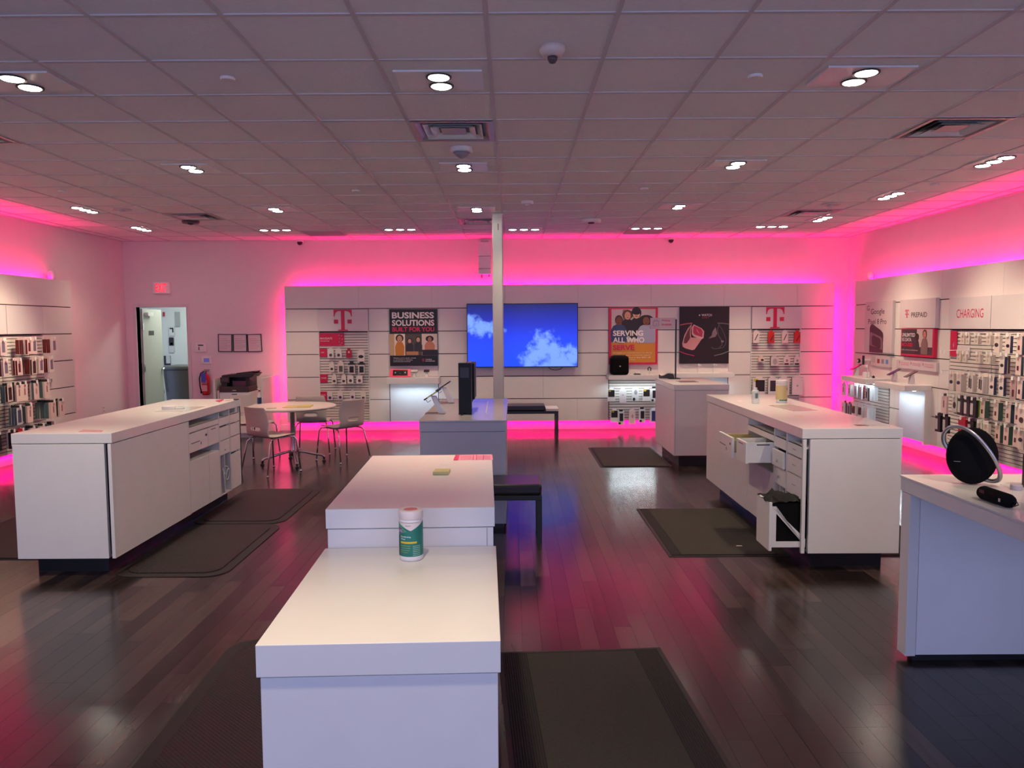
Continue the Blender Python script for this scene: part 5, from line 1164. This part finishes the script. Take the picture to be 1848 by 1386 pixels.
for i, (x0, x1, tl) in enumerate(((392.5, 419, .02), (420, 446, 0), (446.5, 473, -.03))):
    a = PY(x0, 603, YB - .02); b = PY(x1, 635, YB - .02); t = thing('framed_certificate', '%s of three black framed certificates on the wall' % ('leftmost', 'middle one', 'rightmost')[i], 'certificate', ((a.x + b.x) / 2, YB, b.z)); w, h = (b.x - a.x) / 2, a.z - b.z
    t.rotation_euler = (0, tl, 0)
    part('frame', MB().box(-w, w, -.02, -.001, 0, .012).box(-w, w, -.02, -.001, h - .012, h).box(-w, -w + .012, -.02, -.001, .012, h - .012).box(w - .012, w, -.02, -.001, .012, h - .012), M_black, t)
    box('paper', P(224, 206, 208), t, -w + .012, w - .012, -.012, -.004, .012, h - .012)
    mb = MB()
    for k in range(7): mb.box(-w * .7, w * (.7 if k % 3 else .3), -.0128, -.012, h * (.18 + .09 * k), h * (.18 + .09 * k) + .004)
    part('printed_lines', mb, P(150, 120, 135), t)
# extinguisher
p = PY(372, 713, YB - .08); t = thing('fire_extinguisher', 'red fire extinguisher with blue tag hanging beside the doorway', 'fire extinguisher', (p.x, YB - .075, p.z))
part('cylinder', MB().lathe([(.05, 0), (.062, .01), (.064, .03), (.064, .29), (.05, .33), (.024, .35), (.02, .365)], 24), M_red, t, smooth=True)
part('valve', MB().cyl((0, 0, .365), (0, 0, .395), .018).box(-.05, .06, -.01, .01, .395, .405).box(-.02, .07, -.008, .008, .415, .423), M_black, t); part('gauge', MB().cyl((0, -.03, .385), (0, -.015, .385), .014), M_chrome, t)
part('hose', MB().tube([(-.02, -.01, .385), (-.07, -.01, .37), (-.10, -.01, .28), (-.095, -.01, .15), (-.08, -.01, .08)], .011, 8).cyl((-.08, -.01, .10), (-.075, -.01, .03), .012, .016, 10), M_black, t, smooth=True)
box('instruction_label', P(210, 170, 170), t, -.045, .045, -.066, -.0645, .07, .17); box('pictogram_band', P(200, 120, 120), t, -.045, .045, -.066, -.0645, .19, .25); box('blue_tag', P(60, 90, 190), t, -.045, .03, -.075, -.072, .22, .37, label='blue inspection tag')
box('bracket', M_black, t, -.02, .02, .05, .074, .25, .34)
# printer stand
t = thing('printer_stand', 'white cabinet with raised side panels holding the printer', 'cabinet', (-4.27, 12.0, 0))
box('body', M_lam, t, -.36, .36, 0, .80, .07, .50, .002); box('side_panel', M_lam, t, .36, .385, -.0, .83, .0, .935, .0015); box('side_panel', M_lam, t, -.385, -.36, -.0, .83, .0, .935, .0015); box('back_panel', M_lam, t, -.36, .36, .80, .825, .07, .935, .0015)
box('plinth', M_wm, t, -.34, .34, .05, .78, 0, .069)
box('door', M_lam, t, -.355, -.003, -.018, -.001, .075, .492, .001); box('door', M_lam, t, .003, .355, -.018, -.001, .075, .492, .001)
t = thing('printer', 'black and white office printer with raised paper tray on its cabinet', 'printer', (-4.34, 12.28, .501))
box('paper_cassette', M_white, t, -.235, .235, -.24, .22, 0, .215, .006); box('cassette_front', M_wm, t, -.20, .20, -.246, -.24, .02, .10, .002); box('cassette_front', M_wm, t, -.20, .20, -.246, -.24, .11, .20, .002); box('grip', P(120, 100, 105), t, -.04, .04, -.248, -.246, .175, .19)
part('lower_body', MB().add([(-.23, -.25, .216), (.23, -.25, .216), (.23, .2, .216), (-.23, .2, .216), (-.21, -.23, .30), (.21, -.23, .30), (.21, .2, .30), (-.21, .2, .30)], [(3, 2, 1, 0), (0, 1, 5, 4), (1, 2, 6, 5), (2, 3, 7, 6), (3, 0, 4, 7), (4, 5, 6, 7)]), M_black, t, .006)
box('output_well', P(110, 66, 82), t, -.08, .14, -.10, .0, .30, .385); box('side_wall', M_black, t, -.21, -.12, -.22, .2, .30, .44, .004); box('side_wall', M_black, t, .15, .21, -.16, .2, .30, .44, .004); box('rear_wall', M_black, t, -.12, .15, .02, .2, .30, .44)
part('scanner_lid', MB().prism([(-.22, .44), (.25, .44), (.30, .50), (.26, .515), (-.20, .48), (-.22, .47)], -.18, .2), M_black, t, .006); sp_ = box('control_panel', M_black, t, -.22, -.08, -.235, -.21, .36, .45, .003); box('panel_screen', P(70, 60, 66), sp_, -.20, -.10, -.2362, -.235, .38, .44)
box('badge', P(170, 160, 160), t, -.03, .03, -.2515, -.25, .235, .25); part('document_feeder', MB().prism([(.0, .485), (.24, .505), (.30, .53), (.28, .54), (.1, .52), (.0, .51)], -.14, .16), M_blackg, t, .004)
p = PY(469, 731, 12.15); t = thing('spray_bottle', 'white spray bottle with blue label beside the printer', 'bottle', (p.x, 12.15, .501))
part('bottle', MB().lathe([(.036, 0), (.038, .01), (.038, .13), (.030, .17), (.014, .20), (.013, .215)], 20), M_white, t, smooth=True); part('label_wrap', MB().lathe([(.0385, .02), (.0390, .022), (.0390, .12), (.0385, .122)], 20), P(50, 80, 120), t); part('trigger_head', MB().cyl((0, 0, .215), (0, 0, .235), .016, n=12), M_red, t); part('nozzle', MB().prism([(-.03, .25), (.02, .235), (.02, .29), (-.005, .275), (-.035, .268)], -.009, .009), M_white, t)
p = PY(402, 707, 12.2); t = thing('red_binder', 'narrow red folder standing left of the printer', 'folder', (-4.60, 12.15, .501)); box('cover', M_red, t, -.022, .022, -.1, .12, 0, .25, .002); box('pages', P(220, 200, 200), t, -.018, .018, -.103, -.1, .01, .24)
# outlet on left wall
p = PX(187, 739, XL); t = thing('wall_outlet', 'white power outlet low on the left wall', 'outlet', (XL, p.y, p.z), PI / 2); box('plate', M_white, t, -.035, .035, -.006, -.0005, -.057, .057, .002)
for z in (-.025, .025): box('socket', P(190, 170, 178), t, -.017, .017, -.008, -.006, z - .014, z + .014)

# ------------------------------------------------------------------ small things on the worktops
def canister(loc, label, s=1.0, flip=False):
    t = thing('wipes_canister', label, 'canister', loc)
    part('tub', MB().lathe([(.040, 0), (.0445, .004), (.0455, .012), (.0455, .158), (.044, .162)], 40), M_white, t, smooth=True)
    part('lid', MB().lathe([(.0465, .160), (.0475, .163), (.0475, .185), (.045, .192), (.030, .1945), (.028, .192), (.002, .192)], 40), mat('translucent_lid', (.74, .66, .64), .3), t, smooth=True)
    part('lid_disc', MB().lathe([(.026, .1925), (.025, .1935), (.002, .1935)], 24), P(210, 120, 128), t)
    # label, wrapped: r slightly larger than the tub; angle 0 faces -y
    def wrap(pts, col, k=1, name='label_print'):
        r = .0455 + .0003 * k; mb = MB()
        # densify the outline so that it follows the curve
        out = []
        for i in range(len(pts)):
            a, b = pts[i], pts[(i + 1) % len(pts)]
            for j in range(8): out.append((a[0] + (b[0] - a[0]) * j / 8, a[1] + (b[1] - a[1]) * j / 8))
        xs = [q[0] for q in out]; x0_, x1_ = min(xs), max(xs); n = max(2, int((x1_ - x0_) / .10))
        # vertical slices of the polygon
        def span(x):
            zs = []
            for i in range(len(pts)):
                a, b = pts[i], pts[(i + 1) % len(pts)]
                if (a[0] - x) * (b[0] - x) <= 0 and abs(a[0] - b[0]) > 1e-9: zs.append(a[1] + (b[1] - a[1]) * (x - a[0]) / (b[0] - a[0]))
            return (min(zs), max(zs)) if zs else None
        for i in range(n):
            xa, xb = x0_ + (x1_ - x0_) * i / n, x0_ + (x1_ - x0_) * (i + 1) / n
            sa, sb = span(xa + 1e-6), span(xb - 1e-6)
            if not sa or not sb: continue
            v = [(r * math.sin(xa), -r * math.cos(xa), sa[0]), (r * math.sin(xb), -r * math.cos(xb), sb[0]), (r * math.sin(xb), -r * math.cos(xb), sb[1]), (r * math.sin(xa), -r * math.cos(xa), sa[1])]
            mb.add(v, [(0, 1, 2, 3)])
        return part(name, mb, P(*col), t)
    def wtext(s_, a0, a1, z0, z1, col, k=3):
        v, f = glyphs(s_, .012); ax, bx_ = min(p_[0] for p_ in v), max(p_[0] for p_ in v); az, bz = min(p_[1] for p_ in v), max(p_[1] for p_ in v); r = .0455 + .0003 * k
        vv = []
        for p_ in v:
            a = a0 + (a1 - a0) * (p_[0] - ax) / (bx_ - ax); vv.append((r * math.sin(a), -r * math.cos(a), z0 + (z1 - z0) * (p_[1] - az) / (bz - az)))
        part('lettering', MB().add(vv, f), P(*col), t)
    G1, G2, G3 = (24, 118, 104), (60, 156, 116), (30, 78, 74)
    wrap([(-2.6, .020), (2.0, .020), (2.0, .150), (-2.6, .150)], G1, 1)
    wrap([(-1.15, .105), (-.2, .115), (-1.15, .155)], G2, 2); wrap([(-1.5, .020), (-.95, .020), (-.95, .10), (-1.5, .09)], G3, 2)
    wrap([(-1.25, .1505), (.1, .1505 - .032), (1.35, .1505)], (226, 214, 210), 2); wrap([(-1.35, .152), (1.35, .152), (1.35, .148), (-1.35, .148)], (226, 214, 210), 2)
    wrap([(-1.30, .118), (-.92, .131), (-.50, .118), (-.92, .105)], (200, 60, 60), 3); wrap([(-1.26, .118), (-.92, .129), (-.54, .118), (-.92, .107)], (60, 60, 130), 4)
    wtext('CLOROX', -1.18, -.62, .113, .123, (226, 220, 230), 5); wtext('Clorox PRO', -.35, .12, .136, .1405, (90, 90, 90), 4)
    wtext('Disinfecting', -.82, .10, .092, .099, (230, 236, 230)); wtext('Wipes', -.82, -.36, .083, .090, (230, 236, 230))
    wrap([(-.84, .070), (.62, .0705), (.62, .078), (-.84, .0775)], (212, 186, 40), 3)
    for i, (s_, a1) in enumerate((('Kills 99.9% of viruses', .05), ('Cleans and sanitizes', .06), ('Bleach free formula', -.02), ('75 wipes', -.15))): wtext(s_, -.78, a1, .060 - i * .0085, .0635 - i * .0085, (170, 200, 90))
    for i in range(6): wrap([(.26, .062 - i * .007), (.95, .062 - i * .007), (.95, .0585 - i * .007), (.26, .0585 - i * .007)], (120, 180, 160), 3)
    t.scale = (s, s, s); return t
p = PZ(742.5, 1008, LZ); canister((p.x, p.y, LZ), 'white and green wipes canister standing on the lower island top', .83 * 1.18)
p = PZ(1410, 727, 1.0); c2 = canister((p.x, p.y, 1.0), 'cream wipes canister standing on the right service counter', 1.1); c2.rotation_euler = (0, 0, 1.9)
mb = MB().lathe([(.0462, .03), (.0464, .032), (.0464, .148), (.0462, .15)], 30)
part('yellow_label', mb, P(206, 186, 130), c2)
p = PZ(1363, 728, 1.0); t = thing('sanitizer_bottle', 'small clear sanitizer bottle beside the cream canister', 'bottle', (p.x, p.y, 1.0))
part('bottle', MB().lathe([(.030, 0), (.033, .006), (.033, .10), (.028, .12), (.014, .128)], 20), M_clear, t, smooth=True); part('cap', MB().cyl((0, 0, .128), (0, 0, .145), .015, n=14), M_white, t); box('label_patch', P(80, 110, 110), t, -.012, .012, -.0345, -.033, .05, .095)
def flat(label, name, cat, pts, z, m, th=.003, extra=None):
    q = [PZ(a, b, z) for a, b in pts]; cx = sum(v.x for v in q) / len(q); cy = sum(v.y for v in q) / len(q)
    t = thing(name, label, cat, (cx, cy, z)); part('sheet', MB().prism([(v.x - cx, v.y - cy) for v in q], .0003, th, 'z'), m, t)
    return t
flat('clear desk pad on the right counter with a faint pink print', 'desk_pad', 'desk pad', [(1387, 732), (1432, 742), (1477, 741), (1425, 730)], 1.0, mat('tinted_pad', (.62, .50, .48), .15), .003)
flat('clear desk pad on the left counter under a white puck', 'desk_pad', 'desk pad', [(278, 743), (330, 743), (371, 734), (322, 734)], 1.0, mat('pale_pad', (.70, .68, .60), .12), .003)
p = PZ(305, 738, 1.003); t = thing('white_puck', 'round white plastic puck on the left counter pad', 'card reader', (p.x, p.y, 1.003)); part('puck', MB().lathe([(.058, 0), (.06, .004), (.058, .024), (.05, .028), (.002, .028)], 28), M_white, t); box('port', M_wm, t, .05, .13, -.02, .02, 0, .010, .002)
flat('pink paper lying near the front corner of the left counter', 'paper_sheet', 'paper', [(141, 779.5), (151, 775.5), (186, 777), (184, 779.8)], 1.0, P(214, 150, 160), .0015)
t = flat('crumpled pink tag at the far end of the left counter', 'paper_tag', 'paper', [(389, 724), (401, 720.5), (404, 722), (396, 726)], 1.0, P(206, 60, 96), .004); 
t = flat('clear leaflet with black clip on the far corner of the left counter', 'leaflet', 'paper', [(406, 723.5), (424, 720), (430, 721), (414, 724.5)], 1.0, M_glass, .003); box('clip', M_black, t, .02, .06, -.01, .03, .003, .01)
flat('small white sticker on the far part of the right counter', 'sticker', 'sticker', [(1329, 724), (1337, 725), (1341, 723), (1333, 722)], 1.0, M_white, .001); flat('small cream sticker near the middle of right counter', 'sticker', 'sticker', [(1432, 751), (1450, 752), (1449, 749.5), (1433, 749)], 1.0, P(224, 206, 180), .001)
p = PZ(1575, 767.5, 1.0); t = thing('leaflet_holder', 'clear wedge holder with a printed card on the right counter', 'sign holder', (p.x, p.y, 1.0)); part('wedge', MB().prism([(-.07, 0), (.10, 0), (.10, .005), (-.02, .05)], -.05, .08), M_glass, t); box('card', P(130, 70, 85), t, -.12, -.04, -.03, .03, 0, .002)
# on the upper island top
t = flat('pink and magenta leaflet on the far right of the island top', 'leaflet', 'paper', [(818, 830.5), (822, 821.3), (888.5, 821), (889.5, 830)], 1.0, P(244, 150, 180), .001)
qa = [PZ(a, b, 1.0012) for a, b in ((818, 830.5), (822, 821.3), (829.5, 821.2), (827, 830.4))]; L0 = t.location
part('colour_block', MB().prism([(v.x - L0.x, v.y - L0.y) for v in qa], .0012, .0018, 'z'), P(222, 30, 96), t)
for x_ in (853, 859, 871):
    qa = [PZ(a, b, 1.0012) for a, b in ((x_, 830), (x_ + .6, 821.2), (x_ + 2, 821.2), (x_ + 1.6, 830))]; part('colour_bar', MB().prism([(v.x - L0.x, v.y - L0.y) for v in qa], .0012, .0018, 'z'), P(200, 30, 90), t)
mb = MB()
for k in range(7):
    for (xa, xb) in ((831, 851), (862, 870), (873, 885)):
        yy = 822.4 + k * 1.1; a = PZ(xa, yy, 1.0012); b = PZ(xb, yy, 1.0012); mb.box(a.x - L0.x, b.x - L0.x, a.y - L0.y - .001, a.y - L0.y + .001, .0012, .0016)
part('printed_lines', mb, P(206, 110, 140), t)
t = flat('pale yellow sticky notes pad on the upper island top', 'sticky_notes', 'notepad', [(781, 857.5), (809, 857.5), (813, 851.5), (786, 851.5)], 1.0, P(206, 196, 130), .016)
flat('faint round sticker on the upper island top', 'sticker', 'sticker', [(803 + 10 * math.cos(a), 837.5 + 2 * math.sin(a)) for a in [i * 2 * PI / 16 for i in range(16)]], 1.0, mat('worn_sticker', (.74, .70, .69), .5), .0008)

# things on the right-front display table
ZT = .945
Y_ = 3.66; d = ray(1754, 822); sxp = d.x * Y_ / d.y
t = thing('round_speaker', 'round black fabric speaker with a silver carrying handle', 'speaker', (sxp, Y_, ZT), R_(-24))
body = MB(); n = 36; prof = [(.0, .0), (.05, .004), (.09, .016), (.118, .038), (.133, .066), (.137, .085)]
def disc_body(th0, th1):   # lens shaped body: axis along y
    mb = MB(); R0 = .137; st = []
    for k in range(13):
        a = -PI / 2 + PI * k / 12; st.append((R0 * math.cos(a) ** .55 if abs(math.cos(a)) > 1e-6 else .0005, (th0 if a < 0 else th1) * math.sin(a)))
    v = []; f = []
    for r_, y_ in st: v += [(.80 * max(r_, .0005) * math.cos(2 * PI * i / n), y_, .137 + max(r_, .0005) * math.sin(2 * PI * i / n)) for i in range(n)]
    for j in range(len(st) - 1): f += [(j * n + i, j * n + (i + 1) % n, (j + 1) * n + (i + 1) % n, (j + 1) * n + i) for i in range(n)]
    return mb.add(v, f)
part('body', disc_body(.05, .06), M_blackm, t, smooth=True)
hp_ = [(-.128, .0, .03), (-.150, -.005, .065), (-.150, -.015, .108), (-.118, -.03, .140), (-.062, -.05, .143), (.0, -.068, .112), (.058, -.078, .058), (.105, -.078, -.004), (.135, -.06, -.062), (.138, -.02, -.105), (.11, .02, -.122), (.07, .03, -.118)]
def smoothpts(P0, k=3):
    out = []
    for i in range(len(P0) - 1):
        p0, p1, p2, p3 = [Vector(P0[max(0, min(len(P0) - 1, i + j))]) for j in (-1, 0, 1, 2)]
        for s in range(k): u = s / k; out.append(.5 * ((2 * p1) + (p2 - p0) * u + (2 * p0 - 5 * p1 + 4 * p2 - p3) * u * u + (3 * p1 - p0 - 3 * p2 + p3) * u ** 3))
    out.append(Vector(P0[-1])); return out
part('carrying_handle', MB().tube([(a * .80, b, c * .98 + .137) for a, b, c in smoothpts(hp_, 4)], .008, 12, ry=.011), mat('brushed_silver', (.5, .49, .5), .3, .9), t, smooth=True)
box('badge', P(110, 108, 110), t, -.080, -.052, -.0500, -.0470, .112, .115)
a = PZ(1776, 890, ZT + .028); b = PZ(1820, 905, ZT + .028)
t = thing('pill_speaker', 'small black cylindrical speaker with a strap loop', 'speaker', (a.x, a.y, ZT), math.atan2(b.y - a.y, b.x - a.x)); L_ = math.hypot(b.x - a.x, b.y - a.y)
st = [(.004, -.028), (.018, -.025), (.026, -.014), (.030, 0), (.030, L_), (.026, L_ + .014), (.018, L_ + .025), (.004, L_ + .028)]
v = []; f = []
for r_, x_ in st: v += [(x_, r_ * math.cos(2 * PI * i / 20), .030 + r_ * math.sin(2 * PI * i / 20)) for i in range(20)]
for j in range(len(st) - 1): f += [(j * 20 + i, (j + 1) * 20 + i, (j + 1) * 20 + (i + 1) % 20, j * 20 + (i + 1) % 20) for i in range(20)]
part('body', MB().add(v, f), M_blackm, t, smooth=True); part('strap_loop', MB().tube([(L_ + .02, 0, .03), (L_ + .045, .004, .036), (L_ + .062, 0, .028), (L_ + .045, -.006, .018), (L_ + .02, 0, .022)], .0028, 6), M_black, t, smooth=True)
box('logo_patch', P(64, 30, 32), t, .01, .045, -.0292, -.0285, .028, .050); box('button_print', P(180, 175, 175), t, L_ - .02, L_ - .008, -.0305, -.0295, .024, .038)
p = PZ(1834, 884, ZT); t = thing('white_puck', 'short pale cylinder puck behind the strap loop', 'sensor', (p.x, p.y, ZT)); part('puck', MB().lathe([(.024, 0), (.025, .003), (.025, .022), (.022, .025), (.002, .025)], 24), P(190, 180, 190), t)
p = PZ(1858, 880, ZT); t = thing('black_display_post', 'tall black display post cut by the right edge of photo', 'display stand', (p.x, p.y, ZT)); box('post', M_black, t, -.025, .04, -.02, .02, .0, .155, .002); box('foot', M_glass, t, -.10, .1, -.06, .06, 0, .006)
p = PZ(1842, 915, ZT); t = thing('glass_plate', 'clear glass plate in front of the small black speaker', 'glass plate', (p.x, p.y, ZT)); part('plate', MB().lathe([(.085, 0), (.086, .002), (.085, .005), (.002, .005)], 40), M_glass, t)
